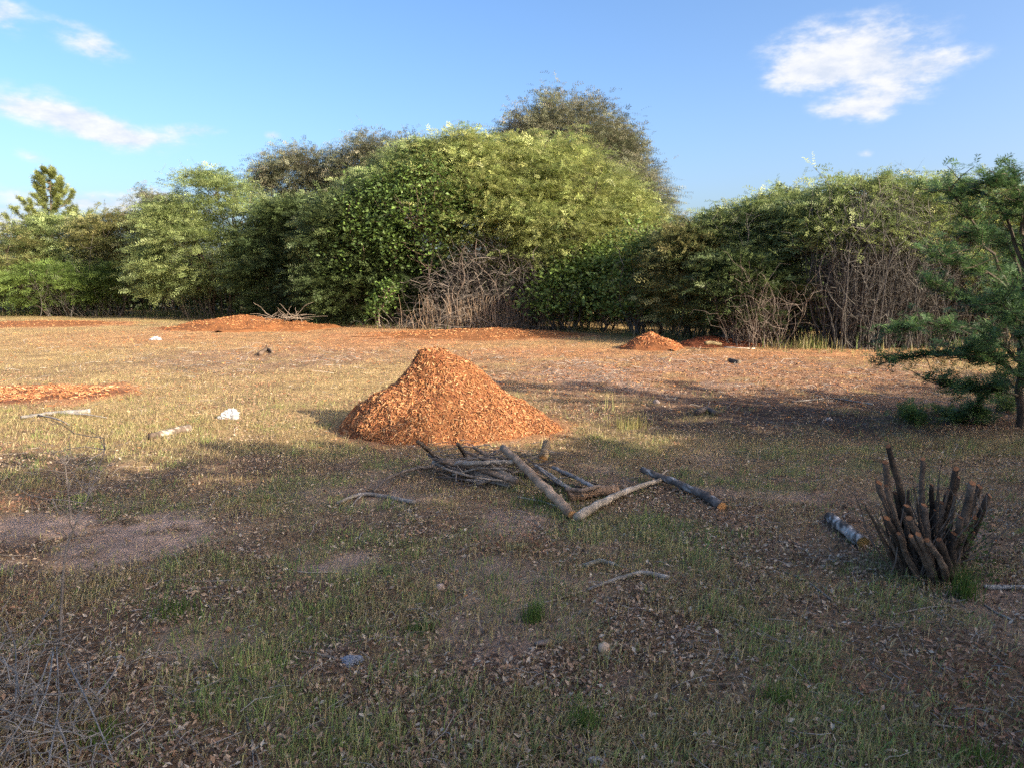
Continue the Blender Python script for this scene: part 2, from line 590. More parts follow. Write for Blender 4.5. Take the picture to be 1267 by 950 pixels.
def crown_points(lobes, n, rng, rmin=.62, zmin=.25, front=.55, up=.3, lumpy=.36, gap=0.0):
    C = np.array([l[0] for l in lobes]); Rr = np.array([l[1] for l in lobes])
    w = Rr[:, 0] * Rr[:, 2]; w = w / w.sum()
    out, who = [], []
    need = n
    while need > 0:
        m = need * 3 + 40
        k = rng.choice(len(lobes), m, p=w)
        d = rng.normal(0, 1, (m, 3)); d[:, 2] += up
        d = unit(d)
        d[:, 1] = np.where((d[:, 1] > .25) & (rng.random(m) < front), -d[:, 1], d[:, 1])
        lump = 1 + lumpy * (fbm(np.arctan2(d[:, 1], d[:, 0]) * 2.2 + k * 7.3, d[:, 2] * 3.4 + k * 3.1, 5, 3) - .5) * 2
        p = C[k] + d * Rr[k] * (rng.uniform(rmin, 1.0, m) ** .7 * lump)[:, None]
        inside = np.zeros(m, bool)
        for j in range(len(lobes)):
            q = np.linalg.norm((p - C[j]) / Rr[j], axis=1)
            inside |= (q < .6) & (k != j)
        ok = (p[:, 2] > zmin) & (~inside | (rng.random(m) < .25))
        ok &= (fbm(p[:, 0] * 1.1 + .5 * p[:, 1] + 31, p[:, 2] * 1.5 + .4 * p[:, 1] + 7, 83, 3) > gap) | (rng.random(m) < .12)
        p, kk = p[ok][:need], k[ok][:need]
        out.append(p); who.append(kk)
        need -= len(p)
    return np.concatenate(out), np.concatenate(who)


def tree(name, label, base, lobes, nclump, nspray, style='acacia', pal='acacia', cat='tree', group=None, stems=7, r0=.06, nbranch=140,
         bark=(.13, .10, .075), zmin=.3, bare=0, bare_col=(.125, .112, .098), spread=.35, ll=.085, lw=.034, ln=7, L=.42, seed=1, rmin=.62, sxy=.36, sz=.06, bare_x=None, front=.55,
         shoots=0, brmul=1.0):
    rng = np.random.default_rng(seed)
    base = np.array([base[0], base[1], float(gh(np.array([base[0]]), np.array([base[1]]))[0]) - .03])
    root = empty(name, base)
    tag(root, label, cat, group)
    lobes = [(c - base, r) for c, r in lobes]
    C, who = crown_points(lobes, nclump, rng, rmin, zmin, front, lumpy=.18 if style == 'fine' else .38, gap=.385 if style == 'acacia' else 0.0)
    LC = np.array([l[0] for l in lobes]); LR = np.array([l[1] for l in lobes])
    # stems
    k = rng.choice(len(lobes), stems) if stems > len(lobes) else np.arange(stems) % len(lobes)
    k[:min(len(lobes), stems)] = np.arange(min(len(lobes), stems))
    A = np.concatenate([rng.normal(0, spread, (stems, 2)) * (1, .6), np.full((stems, 1), -.05)], 1)
    if len(lobes) > 1 and spread > .3:
        A[:, 0] += .45 * LC[k][:, 0]
    B = LC[k] + rng.normal(0, .25, (stems, 3)) * LR[k]
    B[:, 2] += LR[k][:, 2] * .3
    P = paths(A, B, 9, .06, 0, rng)
    tr = MB()
    rr = r0 * rng.uniform(.6, 1.15, stems)
    tubes(tr, P, taper(stems, 9, rr, rr * .35), 7, np.array(bark) * rng.uniform(.8, 1.2, (stems, 1)))
    tr.build('trunk', M_BARK, root, True)
    # branches from the nearest stem node to the leaf clumps
    nodes = P[:, 3:].reshape(-1, 3)
    nb = min(nbranch, nclump)
    if nb:
        tgt = C[:nb]
        d = np.linalg.norm(tgt[:, None] - nodes[None], axis=2) + .6 * np.maximum(0, nodes[None, :, 2] - tgt[:, None, 2] + .2)
        src = nodes[np.argmin(d, 1)]
        bp = paths(src, tgt, 6, .07, .03, rng)
        br = MB()
        tubes(br, bp, taper(nb, 6, .024 * rng.uniform(.6, 1.3, nb) * brmul, np.full(nb, .006 * brmul)), 4, np.array(bark) * rng.uniform(.8, 1.3, (nb, 1)))
        tag(br.build('branches', M_TWIG, root, True), kind='stuff')
    if bare:
        x0, x1 = bare_x if bare_x else (LC[:, 0].min() - .3, LC[:, 0].max() + .3)
        A = np.stack([rng.uniform(x0, x1, bare), rng.normal(-.1, .45, bare), np.full(bare, -.05)], 1)
        hgt = rng.uniform(.45, 1.0, bare) * (LC[:, 2].max() + .3 * LR[:, 2].max())
        B = A + np.stack([rng.normal(0, .4, bare), rng.normal(-.25, .4, bare), hgt], 1)
        p1 = paths(A, B, 8, .06, 0, rng)
        b = MB()
        cb = np.array(bare_col) * rng.uniform(.6, 1.35, (bare, 1))
        rb = rng.uniform(.006, .019, bare)
        tubes(b, p1, taper(bare, 8, rb, rb * .3), 4, cb)
        for rep in range(5):
            j = rng.integers(2, 8, bare)
            s = p1[np.arange(bare), j]
            e = s + np.stack([rng.normal(0, .38, bare), rng.normal(-.1, .32, bare), rng.uniform(-.05, .75, bare)], 1)
            tubes(b, paths(s, e, 5, .1, 0, rng), taper(bare, 5, rb * .45, rb * .14), 3, cb * rng.uniform(.8, 1.2, (bare, 1)))
        tag(b.build('bare_stems', M_TWIG, root), kind='stuff')
    if shoots:
        top = C[np.argsort(-C[:, 2])[:max(shoots * 3, 10)]]
        s = top[rng.choice(len(top), shoots)]
        e = s + np.stack([rng.normal(.15, .45, shoots), rng.normal(0, .3, shoots), rng.uniform(.15, .6, shoots)], 1)
        sp = paths(s, e, 6, .06, .05, rng)
        b = MB()
        tubes(b, sp, taper(shoots, 6, np.full(shoots, .011), np.full(shoots, .004)), 3, np.array(bark) * 1.1)
        tag(b.build('shoots', M_TWIG, root), kind='stuff')
        ex = sp[:, 1:].reshape(-1, 3)
    # foliage
    pc = np.array(PAL[pal])
    cr = MB()
    nspray = int(nspray * DENSE)
    N = nclump * nspray
    ci = np.repeat(np.arange(nclump), nspray)
    cen = C[ci] + rng.normal(0, 1, (N, 3)) * (sxy, sxy, sz)
    w = rng.dirichlet(np.ones(len(pc)) * .7, nclump)
    cc = (w @ pc) * rng.uniform(.65, 1.3, (nclump, 1))
    col = cc[ci] * rng.uniform(.62, 1.3, (N, 1))
    out = unit((cen - LC[who[ci]]) / LR[who[ci]])
    if shoots:
        m = len(ex) * 5
        cen = np.concatenate([cen, np.repeat(ex, 5, axis=0) + rng.normal(0, .04, (m, 3))])
        col = np.concatenate([col, pc[rng.integers(0, len(pc), m)]])
        out = np.concatenate([out, rng.normal(0, .6, (m, 3))])
        N += m
    if style in ('acacia', 'fine'):
        d = out * (1, 1, .25) + rng.normal(0, .55, (N, 3)) * (1, 1, .35)
        sprays(cr, cen, d, L * rng.uniform(.5, 1.4, N), ln, ll, lw, col, jit=.55 if style == 'acacia' else 1.0, droop=.15, rng=rng)
    else:
        leaves(cr, cen, ll, col, rng=rng)
    tag(cr.build('crown', M_LEAF, root), kind='stuff')
    return root


def ground_at(px, py):
    return at(px, py)[:2]


# far trees behind the thicket
tree('round_tree', 'tall grey-green round tree rising behind the thicket, highest in the scene', W(705, 345, 40)[:2],
     [lobe(700, 196, 84, 66, 40), lobe(735, 225, 58, 66, 40.5), lobe(665, 216, 48, 62, 40.5), lobe(720, 270, 70, 55, 40)], 900, 30, 'fine', 'grey', stems=6, r0=.16, nbranch=420, rmin=.45, bark=(.17, .145, .12), zmin=3,
     L=.5, ll=.14, lw=.055, ln=5, seed=21, sxy=.4, sz=.3, front=.3, spread=.2, brmul=1.6)
tree('round_tree', 'lower grey-olive tree against the sky at the right shoulder of the thicket', W(785, 345, 37)[:2],
     [lobe(783, 262, 42, 55, 37), lobe(770, 300, 50, 50, 37)], 380, 26, 'fine', 'grey', stems=5, r0=.12, nbranch=200, rmin=.45, bark=(.17, .145, .12), zmin=2, L=.5, ll=.11, lw=.04, ln=5, seed=22, sxy=.35, sz=.25, front=.3, spread=.2, brmul=1.4)
tree('round_tree', 'small brown-grey round tree with bare twigs behind the left bushes', W(372, 345, 44)[:2],
     [lobe(368, 226, 42, 38, 44), lobe(340, 244, 24, 28, 44), lobe(388, 250, 28, 40, 44), lobe(372, 290, 40, 40, 44)], 460, 24, 'fine', 'grey', stems=5, r0=.14, nbranch=300, rmin=.45, bark=(.19, .16, .13), zmin=3, L=.55, ll=.14, lw=.055, ln=5, seed=23,
     sxy=.4, sz=.3, front=.3, spread=.2, brmul=1.6)
tree('round_tree', 'dull green tree top between the brown-grey tree and the thicket', W(455, 345, 43)[:2],
     [lobe(452, 208, 42, 34, 43), lobe(490, 212, 46, 36, 43), lobe(440, 240, 26, 40, 43), lobe(455, 280, 50, 45, 43)], 460, 26, 'fine', 'grey', stems=5, r0=.14, nbranch=220, rmin=.45, zmin=3, L=.55, ll=.14, lw=.055, ln=5, seed=24, sxy=.4, sz=.3, front=.3, spread=.2, brmul=1.4)

# left shrubs
tree('flat_shrub', 'brown-olive shrub at the left picture edge', W(5, 345, 34)[:2], [lobe(10, 320, 50, 42, 34), lobe(-55, 318, 55, 48, 34.5), lobe(40, 350, 40, 30, 33.6)], 260, 14, 'acacia', 'olive', seed=31, nbranch=120, ll=.125, lw=.05, L=.5, cat='shrub', bare=40)
tree('flat_shrub', 'low green shrub in front of the pine, near the left edge', W(75, 345, 32.6)[:2], [lobe(60, 352, 60, 24, 32.6), lobe(125, 355, 50, 22, 32.8), lobe(160, 350, 36, 26, 32.8)], 200, 14, 'acacia', 'green', seed=32, nbranch=80, ll=.125, lw=.05, L=.5, cat='shrub', zmin=.5, bare=70)
tree('flat_shrub', 'pale grey-green layered shrub below the pine', W(85, 345, 35)[:2], [lobe(85, 308, 46, 36, 35.5), lobe(50, 300, 30, 26, 35.5), lobe(115, 318, 40, 36, 35)], 260, 14, 'acacia', 'acacia', seed=33, nbranch=120, ll=.125, lw=.05, L=.5, cat='shrub', shoots=10)
tree('flat_shrub', 'olive shrub with reddish leaves between the pine and the pale acacia', W(150, 345, 34)[:2], [lobe(150, 310, 44, 42, 34.5), lobe(125, 290, 26, 22, 34.5), lobe(180, 320, 30, 45, 34)], 260, 14, 'acacia', 'olive', seed=34, nbranch=160, ll=.125, lw=.05, L=.5, cat='shrub', bare=40, shoots=12)
tree('bare_shrub', 'nearly leafless shrub with twigs against the cloud left of the pale acacia', W(200, 345, 35)[:2], [lobe(195, 262, 28, 22, 35), lobe(215, 300, 30, 40, 35)], 110, 5, 'fine', 'grey', seed=35, nbranch=110, bark=(.27, .23, .19), ll=.095, lw=.042, L=.4, cat='shrub', shoots=22, brmul=1.2)
tree('acacia', 'pale green layered acacia standing alone in the left thicket', W(262, 345, 31.3)[:2], [lobe(262, 258, 58, 40, 31.3), lobe(228, 290, 44, 44, 31), lobe(302, 285, 52, 42, 31), lobe(255, 320, 60, 48, 30.6), lobe(212, 340, 34, 36, 30.6), lobe(330, 320, 34, 44, 30.4)], 640, 16, 'acacia', 'acacia', seed=36, nbranch=260,
     ll=.115, lw=.045, L=.5, stems=9, r0=.07, zmin=.9, bare=46, bare_col=(.16, .13, .10), shoots=36)
# dark middle bushes
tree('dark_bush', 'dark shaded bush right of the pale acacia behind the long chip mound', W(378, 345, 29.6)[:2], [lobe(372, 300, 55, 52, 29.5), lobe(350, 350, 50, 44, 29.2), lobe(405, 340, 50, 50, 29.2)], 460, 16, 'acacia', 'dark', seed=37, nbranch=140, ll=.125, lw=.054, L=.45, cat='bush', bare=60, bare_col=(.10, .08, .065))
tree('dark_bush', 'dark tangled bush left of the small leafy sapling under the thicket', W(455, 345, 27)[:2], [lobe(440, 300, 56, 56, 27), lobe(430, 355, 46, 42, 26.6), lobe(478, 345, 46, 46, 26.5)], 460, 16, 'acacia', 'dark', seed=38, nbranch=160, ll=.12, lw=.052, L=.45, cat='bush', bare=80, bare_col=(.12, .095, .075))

# the central thicket
tree('acacia', 'left umbrella acacia of the big central thicket, under the creeper', W(470, 345, 27.5)[:2],
     [lobe(480, 256, 62, 42, 27.8), lobe(436, 284, 44, 40, 27.6), lobe(525, 240, 62, 52, 27.5), lobe(450, 306, 60, 46, 27.2)], 700, 16, 'acacia', 'acacia', seed=41, nbranch=200, ll=.105, lw=.043, stems=8, r0=.09, zmin=1.6, shoots=36)
tree('acacia', 'broad yellow-green umbrella acacia forming the top of the central thicket', W(645, 345, 26.5)[:2],
     [lobe(600, 226, 82, 50, 26.8), lobe(660, 232, 90, 54, 26.6), lobe(715, 265, 80, 58, 26), lobe(765, 300, 56, 52, 25.6), lobe(690, 300, 90, 60, 25.4), lobe(610, 265, 80, 56, 25.8), lobe(560, 222, 60, 42, 27)], 1500, 17, 'acacia', 'yellow', seed=42, nbranch=340, ll=.105, lw=.043,
     stems=10, r0=.10, zmin=1.3, shoots=80, bark=(.12, .095, .075))
tree('creeper', 'dark green broad-leaved creeper hanging over the front of the central thicket', W(560, 345, 25.6)[:2],
     [lobe(540, 255, 66, 52, 25.3), lobe(480, 265, 52, 46, 25.8), lobe(590, 265, 42, 42, 25.0), lobe(455, 310, 48, 44, 25.8), lobe(520, 295, 60, 38, 25.2)], 420, 17, 'broad', 'vine', seed=43, nbranch=160, ll=.125, stems=7, r0=.05, zmin=1.7, sxy=.24, sz=.26, cat='creeper', bark=(.20, .15, .11))
tree('leafy_sapling', 'small light green leafy sapling with leaning trunk before the dark bushes', W(472, 404, 24.6)[:2],
     [lobe(480, 362, 15, 15, 24.4), lobe(466, 380, 12, 12, 24.5)], 44, 16, 'broad', 'vine', seed=44, nbranch=26, ll=.12, stems=2, r0=.045, zmin=.3, sxy=.12, sz=.12, cat='sapling', spread=.08, bark=(.26, .2, .15))


def dead_brush():
    rng = np.random.default_rng(5)
    b0 = W(600, 404, 24.2); b0[2] = 0
    root = empty('dead_brush', b0)
    tag(root, 'tangle of dead pale brown branches under the central thicket', 'dead brush')
    groups = [('branch', 12, .035, 7), ('branch', 12, .03, 6)]
    for i in range(16):
        a = np.array([[rng.normal(.1, 1.2), rng.normal(.2, .4), -.03]])
        e = a + np.array([[rng.normal(.1, .7), rng.normal(-.2, .4), rng.uniform(1.3, 3.0)]])
        P = paths(a, e, 10, .09, 0, rng)
        m = MB()
        tubes(m, P, taper(1, 10, [rng.uniform(.02, .045)], [.01]), 6, np.array([.20, .15, .115]) * rng.uniform(.5, 1.2))
        m.build('branch', M_BARK, root, True)
    m = MB()
    n = 1500
    a = np.stack([rng.normal(.15, 1.25, n), rng.normal(.0, .5, n), np.abs(rng.normal(0, 1.0, n))], 1)
    hmax = 2.7 * np.clip(1 - (np.abs(a[:, 0] - .2) / 3.0) ** 2, .1, 1)
    a[:, 2] = rng.uniform(0, 1, n) ** 1.3 * hmax
    e = a + np.stack([rng.normal(0, .5, n), rng.normal(-.05, .25, n), rng.normal(-.1, .45, n)], 1)
    e[:, 2] = np.maximum(e[:, 2], .02)
    tubes(m, paths(a, e, 7, .09, -.05, rng), taper(n, 7, rng.uniform(.006, .016, n), np.full(n, .004)), 3, np.array([.14, .118, .098]) * rng.uniform(.35, 1.5, (n, 1)))
    n = 420
    a = np.stack([rng.normal(.1, 1.2, n), rng.normal(-.35, .2, n), np.zeros(n)], 1)
    e = a + np.stack([rng.normal(0, .15, n), rng.normal(-.1, .1, n), rng.uniform(.3, 1.2, n)], 1)
    tubes(m, paths(a, e, 5, .06, 0, rng), taper(n, 5, np.full(n, .010), np.full(n, .004)), 3, np.array([.32, .225, .15]) * rng.uniform(.4, 1.2, (n, 1)))
    o = m.build('twigs', M_TWIG, root)
    o['kind'] = 'stuff'


dead_brush()

# right of the thicket
tree('leafy_bush', 'bright green leafy bush right of the dead brush', W(725, 345, 23.6)[:2], [lobe(720, 355, 46, 34, 23.6), lobe(690, 370, 34, 30, 23.4), lobe(760, 350, 44, 40, 23.2), lobe(740, 330, 40, 30, 24)], 480, 16, 'broad', 'green', seed=51, nbranch=120, ll=.13, lw=.048, L=.36, cat='bush', bare=60)
tree('leafy_bush', 'green bush with dark hollow base behind the small chip heap', W(805, 345, 21.8)[:2], [lobe(800, 335, 44, 44, 21.8), lobe(835, 325, 40, 46, 21.6), lobe(790, 368, 42, 30, 21.4)], 480, 16, 'broad', 'green', seed=52, nbranch=120, ll=.12, lw=.046, L=.36, cat='bush', bare=50, shoots=10)
tree('leafy_bush', 'tall bush with orange-tinged tips left of the bare-stemmed thicket', W(880, 345, 20.4)[:2], [lobe(865, 322, 46, 38, 20.4), lobe(900, 336, 40, 44, 20.2), lobe(850, 345, 40, 40, 20.6), lobe(870, 370, 44, 30, 20)], 520, 16, 'acacia', 'olive', seed=53, nbranch=140, ll=.10, lw=.046, L=.36, cat='bush', bare=60, shoots=10)
tree('acacia', 'yellow-topped acacia at the left of the right-hand thicket', W(945, 345, 20)[:2], [lobe(935, 290, 62, 34, 20.4), lobe(895, 302, 40, 32, 20.6), lobe(978, 276, 56, 32, 20.2), lobe(915, 325, 40, 40, 19.8)], 560, 16, 'acacia', 'acacia', seed=54, nbranch=220, ll=.095, lw=.042, L=.36, stems=9, r0=.05, bare=240, bare_col=(.105, .097, .088), zmin=1.4, shoots=46)
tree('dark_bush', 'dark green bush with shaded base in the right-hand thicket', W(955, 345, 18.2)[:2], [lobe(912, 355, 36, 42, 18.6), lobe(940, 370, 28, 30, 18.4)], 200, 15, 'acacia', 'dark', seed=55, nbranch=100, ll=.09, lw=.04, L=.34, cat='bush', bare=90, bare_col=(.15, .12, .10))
tree('acacia', 'tall acacia with long top shoots and grey bare stems in the right-hand thicket', W(1060, 345, 18)[:2], [lobe(1075, 255, 58, 28, 18.4), lobe(1025, 272, 52, 28, 18.6), lobe(1115, 268, 50, 28, 18.4), lobe(1065, 296, 70, 26, 18)], 330, 13, 'acacia', 'acacia', seed=56, nbranch=300, ll=.09, lw=.04, L=.36, stems=12, r0=.045, bare=620, bare_col=(.105, .097, .088), zmin=2.2,
     shoots=80, bark=(.13, .118, .105), brmul=.8)
tree('acacia', 'acacia with thin grey stems behind the dark green young tree', W(1165, 345, 18.2)[:2], [lobe(1165, 268, 60, 32, 18.6), lobe(1210, 278, 50, 36, 18.4), lobe(1150, 306, 60, 30, 18.2)], 320, 13, 'acacia', 'yellow', seed=57, nbranch=220, ll=.09, lw=.04, L=.36, stems=10, r0=.045, bare=380, bare_col=(.115, .106, .096), zmin=1.9, shoots=24, bark=(.13, .118, .105), brmul=.8)
tree('acacia', 'yellow-green acacia behind the dark green young tree at the right picture edge', W(1260, 345, 18)[:2], [lobe(1250, 280, 60, 44, 18.4), lobe(1310, 290, 60, 50, 18.2), lobe(1240, 340, 60, 40, 18)], 340, 14, 'acacia', 'yellow', seed=58, nbranch=140, ll=.10, lw=.046, L=.36, stems=8, r0=.05, bare=160, zmin=1.0)

# bushes that close the view deeper in the thicket
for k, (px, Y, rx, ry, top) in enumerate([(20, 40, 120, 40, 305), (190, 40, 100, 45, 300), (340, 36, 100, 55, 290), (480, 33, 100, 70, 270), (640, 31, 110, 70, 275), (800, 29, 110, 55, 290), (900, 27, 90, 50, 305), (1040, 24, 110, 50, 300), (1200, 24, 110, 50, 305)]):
    lab = ['dark backing bush behind the brown-olive edge shrub', 'dark backing bush behind the pale acacia', 'dark backing bush behind the shaded middle bushes', 'dark backing bush behind the creeper', 'dark backing bush behind the dead brush',
           'dark backing bush behind the bright green leafy bush', 'dark backing bush behind the orange-tipped bush', 'dark backing bush behind the long-shoot acacia', 'dark backing bush behind the dark green young tree'][k]
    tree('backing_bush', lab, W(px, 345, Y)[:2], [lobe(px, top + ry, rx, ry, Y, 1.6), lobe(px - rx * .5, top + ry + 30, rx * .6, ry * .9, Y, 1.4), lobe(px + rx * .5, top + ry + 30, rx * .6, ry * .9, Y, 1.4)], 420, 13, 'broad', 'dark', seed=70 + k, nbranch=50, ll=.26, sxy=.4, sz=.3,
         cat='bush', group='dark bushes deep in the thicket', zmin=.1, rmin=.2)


def pine():
    rng = np.random.default_rng(8)
    Y = 45
    b = W(70, 345, Y); b[2] = 0
    top = W(71, 213, Y)[2]
    root = empty('pine_tree', b)
    tag(root, 'young pine with upswept yellow-green branches above the left shrubs', 'tree')
    m = MB()
    P = paths(np.array([[0, 0, -.1]]), np.array([[.1, 0, top]]), 12, .006, 0, rng)
    tubes(m, P, taper(1, 12, [.14], [.015]), 7, np.array([.15, .115, .085]))
    m.build('trunk', M_BARK, root, True)
    br, cr = MB(), MB()
    zs = np.linspace(3.2, top - .2, 30)
    ang = 0.0
    for z in zs:
        t = (top - z) / (top - 3.2)
        r = (.15 + 2.3 * t ** .95) * rng.uniform(.6, 1.15)
        ang += 2.4 + rng.normal(0, .25)
        d = np.array([math.cos(ang), math.sin(ang), 0])
        s = np.array([.1 * z / top, 0, z]); e = s + d * r + np.array([0, 0, .55 * r + .1])
        p = paths(s[None], e[None], 8, .03, .22, rng)
        tubes(br, p, taper(1, 8, [.035], [.012]), 4, np.array([.17, .13, .09]))
        tufts = [p[0][-1]]
        dirs = [unit(p[0][-1] - p[0][-3])]
        for q in range(3, 8):
            for rep in range(2):
                dd = unit(unit(p[0][-1] - p[0][0]) + rng.normal(0, .5, 3) + np.array([0, 0, .3]))
                f = p[0][q] + dd * rng.uniform(.15, .3)
                tubes(br, np.stack([p[0][q], (p[0][q] + f) / 2, f])[None], np.full((1, 3), .010), 3, np.array([.17, .13, .09]))
                tufts.append(f); dirs.append(dd)
        tone = rng.uniform(.7, 1.25)
        for f, dd in zip(tufts, dirs):
            n = 22
            D2 = unit(dd * 1.6 + np.array([0, 0, .35]) + rng.normal(0, .5, (n, 3)))
            cen = f - dd * rng.uniform(0, .22, (n, 1)) + rng.normal(0, .03, (n, 3))
            col = np.array([[.23, .265, .08]]) * tone * rng.uniform(.5, 1.3, (n, 1))
            sprays(cr, cen, D2, rng.uniform(.14, .3, n), 3, .15, .04, col, jit=1.0, droop=0, rng=rng)
    tag(br.build('branches', M_TWIG, root, True), kind='stuff')
    tag(cr.build('crown', M_NEEDLE, root), kind='stuff')


pine()


def young_acacia():
    """the dark green young acacia at the right, close to the camera"""
    rng = np.random.default_rng(14)
    Y = 8.3
    b = at(1262, 528); Y = b[1]
    root = empty('young_acacia', b)
    tag(root, 'dark green feathery young acacia at the right picture edge', 'tree')
    def q(px, py, dy=0.0):
        return W(px, py, Y + dy) - b
    base = np.array([0, 0, -.05])
    # limbs: polylines through points of the photograph, each with its own depth
    limbs = [
        ([base, q(1266, 440), q(1272, 330), q(1264, 270), q(1253, 212)], .045, 1.0),
        ([q(1264, 400), q(1235, 330, -.2), q(1200, 270, -.3), q(1172, 228, -.35)], .022, .8),
        ([q(1270, 340), q(1240, 250, .1), q(1200, 232, .2), q(1160, 236, .3)], .020, .7),
        ([q(1264, 450), q(1220, 410, -.3), q(1160, 400, -.4), q(1105, 405, -.5)], .024, 1.0),
        ([q(1264, 460), q(1200, 440, -.1), q(1150, 438, 0), q(1100, 446, .1)], .020, 1.0),
        ([q(1262, 490), q(1225, 478, -.3), q(1185, 480, -.4), q(1160, 470, -.5)], .018, 1.0),
        ([q(1262, 480), q(1240, 470, .3), q(1205, 500, .2), q(1212, 512, .2)], .016, .9),
        ([q(1266, 420), q(1230, 385, .2), q(1190, 370, .3), q(1150, 352, .4)], .020, .8),
        ([q(1268, 380), q(1240, 350, -.3), q(1205, 330, -.5), q(1170, 318, -.6)], .020, .9),
        ([q(1268, 360), q(1250, 300, .3), q(1220, 285, .5), q(1190, 290, .6)], .018, .9),
        ([q(1270, 300), q(1262, 240, -.2), q(1250, 220, -.3), q(1232, 225, -.4)], .014, .8),
        ([q(1266, 430), q(1300, 380, -.4), q(1330, 350, -.5), q(1370, 330, -.5)], .024, 1.0),
        ([q(1266, 470), q(1310, 440, .2), q(1350, 430, .3), q(1400, 420, .3)], .022, 1.0),
        ([q(1270, 350), q(1310, 280, 0), q(1330, 250, .1), q(1360, 240, .2)], .020, .9),
        ([q(1264, 440), q(1262, 400, -.7), q(1250, 380, -1.0), q(1235, 375, -1.3)], .020, 1.0),
        ([q(1264, 470), q(1245, 450, -.6), q(1225, 440, -.9), q(1205, 430, -1.1)], .018, 1.0),
        ([q(1268, 400), q(1270, 350, .6), q(1260, 330, 1.0), q(1250, 330, 1.3)], .018, 1.0),
        ([q(1264, 470), q(1280, 450, -.5), q(1290, 455, -.8), q(1280, 470, -1.0)], .018, 1.0),
    ]
    lm, tw, cr = MB(), MB(), MB()
    pal = np.array(PAL['sapling'])
    for pts, r, dens in limbs:
        pts = np.array(pts)
        t = np.linspace(0, len(pts) - 1, 16)
        P = np.stack([np.interp(t, np.arange(len(pts)), pts[:, k]) for k in range(3)], 1)
        for it in range(3):
            P[1:-1] = .25 * P[:-2] + .5 * P[1:-1] + .25 * P[2:]
        P[1:-1] += rng.normal(0, .012, (14, 3))
        tubes(lm, P[None], taper(1, 16, [r], [r * .25]), 7, np.array([.085, .065, .05]))
        # side twigs
        n = int(25 * dens) + 6
        j = rng.integers(5 if r > .04 else 3, 16, n)
        s = P[j]
        dirn = unit(P[np.minimum(j + 1, 15)] - P[np.maximum(j - 1, 0)])
        e = s + unit(dirn * .7 + rng.normal(0, .7, (n, 3)) * (1, 1, .4)) * rng.uniform(.08, .36, (n, 1))
        p = paths(s, e, 6, .06, .06, rng)
        tubes(tw, p, taper(n, 6, np.full(n, .007), np.full(n, .003)), 4, np.array([.09, .07, .05]))
        seg = np.concatenate([p[:, 1:].reshape(-1, 3), P[6:]])
        for rep in range(3):
            N = len(seg)
            c = seg + rng.normal(0, .02, (N, 3))
            d = rng.normal(0, .8, (N, 3)) * (1, 1, .5) + (0, 0, .35)
            col = pal[rng.integers(0, 4, N)] * rng.uniform(.75, 1.25, (N, 1))
            sprays(cr, c, d, rng.uniform(.07, .15, N), 8, .045, .0125, col, jit=.35, droop=.15, rng=rng)
    lm.build('trunk', M_BARK, root, True)
    tag(tw.build('branches', M_TWIG, root, True), kind='stuff')
    tag(cr.build('crown', M_LEAF, root), kind='stuff')


young_acacia()


def seedling(label, px, py, rpx, h, n, seed):
    rng = np.random.default_rng(seed)
    b = at(px, py)
    root = empty('acacia_seedling', b)
    tag(root, label, 'seedling', 'low acacia seedlings under the young tree')
    k = b[1] / F
    m, cr = MB(), MB()
    a = np.stack([rng.normal(0, .12, n) * rpx * k, rng.normal(0, .1, n), np.zeros(n)], 1)
    e = a + np.stack([rng.normal(0, .5, n) * rpx * k, rng.normal(0, .18, n), rng.uniform(.4, 1, n) * h], 1)
    p = paths(a, e, 6, .08, -.15, rng)
    tubes(m, p, taper(n, 6, np.full(n, .006), np.full(n, .002)), 4, np.array([.09, .07, .05]))
    tag(m.build('stems', M_TWIG, root), kind='stuff')
    seg = np.repeat(p[:, 1:].reshape(-1, 3), 4, axis=0)
    N = len(seg)
    sprays(cr, seg + rng.normal(0, .02, (N, 3)), rng.normal(0, .8, (N, 3)) + (0, 0, .4), rng.uniform(.07, .15, N), 8, .042, .012, np.array(PAL['green'])[rng.integers(0, 4, N)] * rng.uniform(.6, 1.05, (N, 1)), jit=.4, rng=rng)
    cr.build('crown', M_LEAF, root)


seedling('low bright green seedling in the bare patch left of the young acacia', 1128, 524, 24, .17, 16, 61)
seedling('flat green seedling spreading towards the young acacia trunk', 1185, 522, 26, .11, 12, 62)
seedling('low green tuft of acacia leaves nearest the young trunk', 1236, 508, 20, .2, 10, 63)

# trees behind and to the right of the camera: their shade lies over the near ground


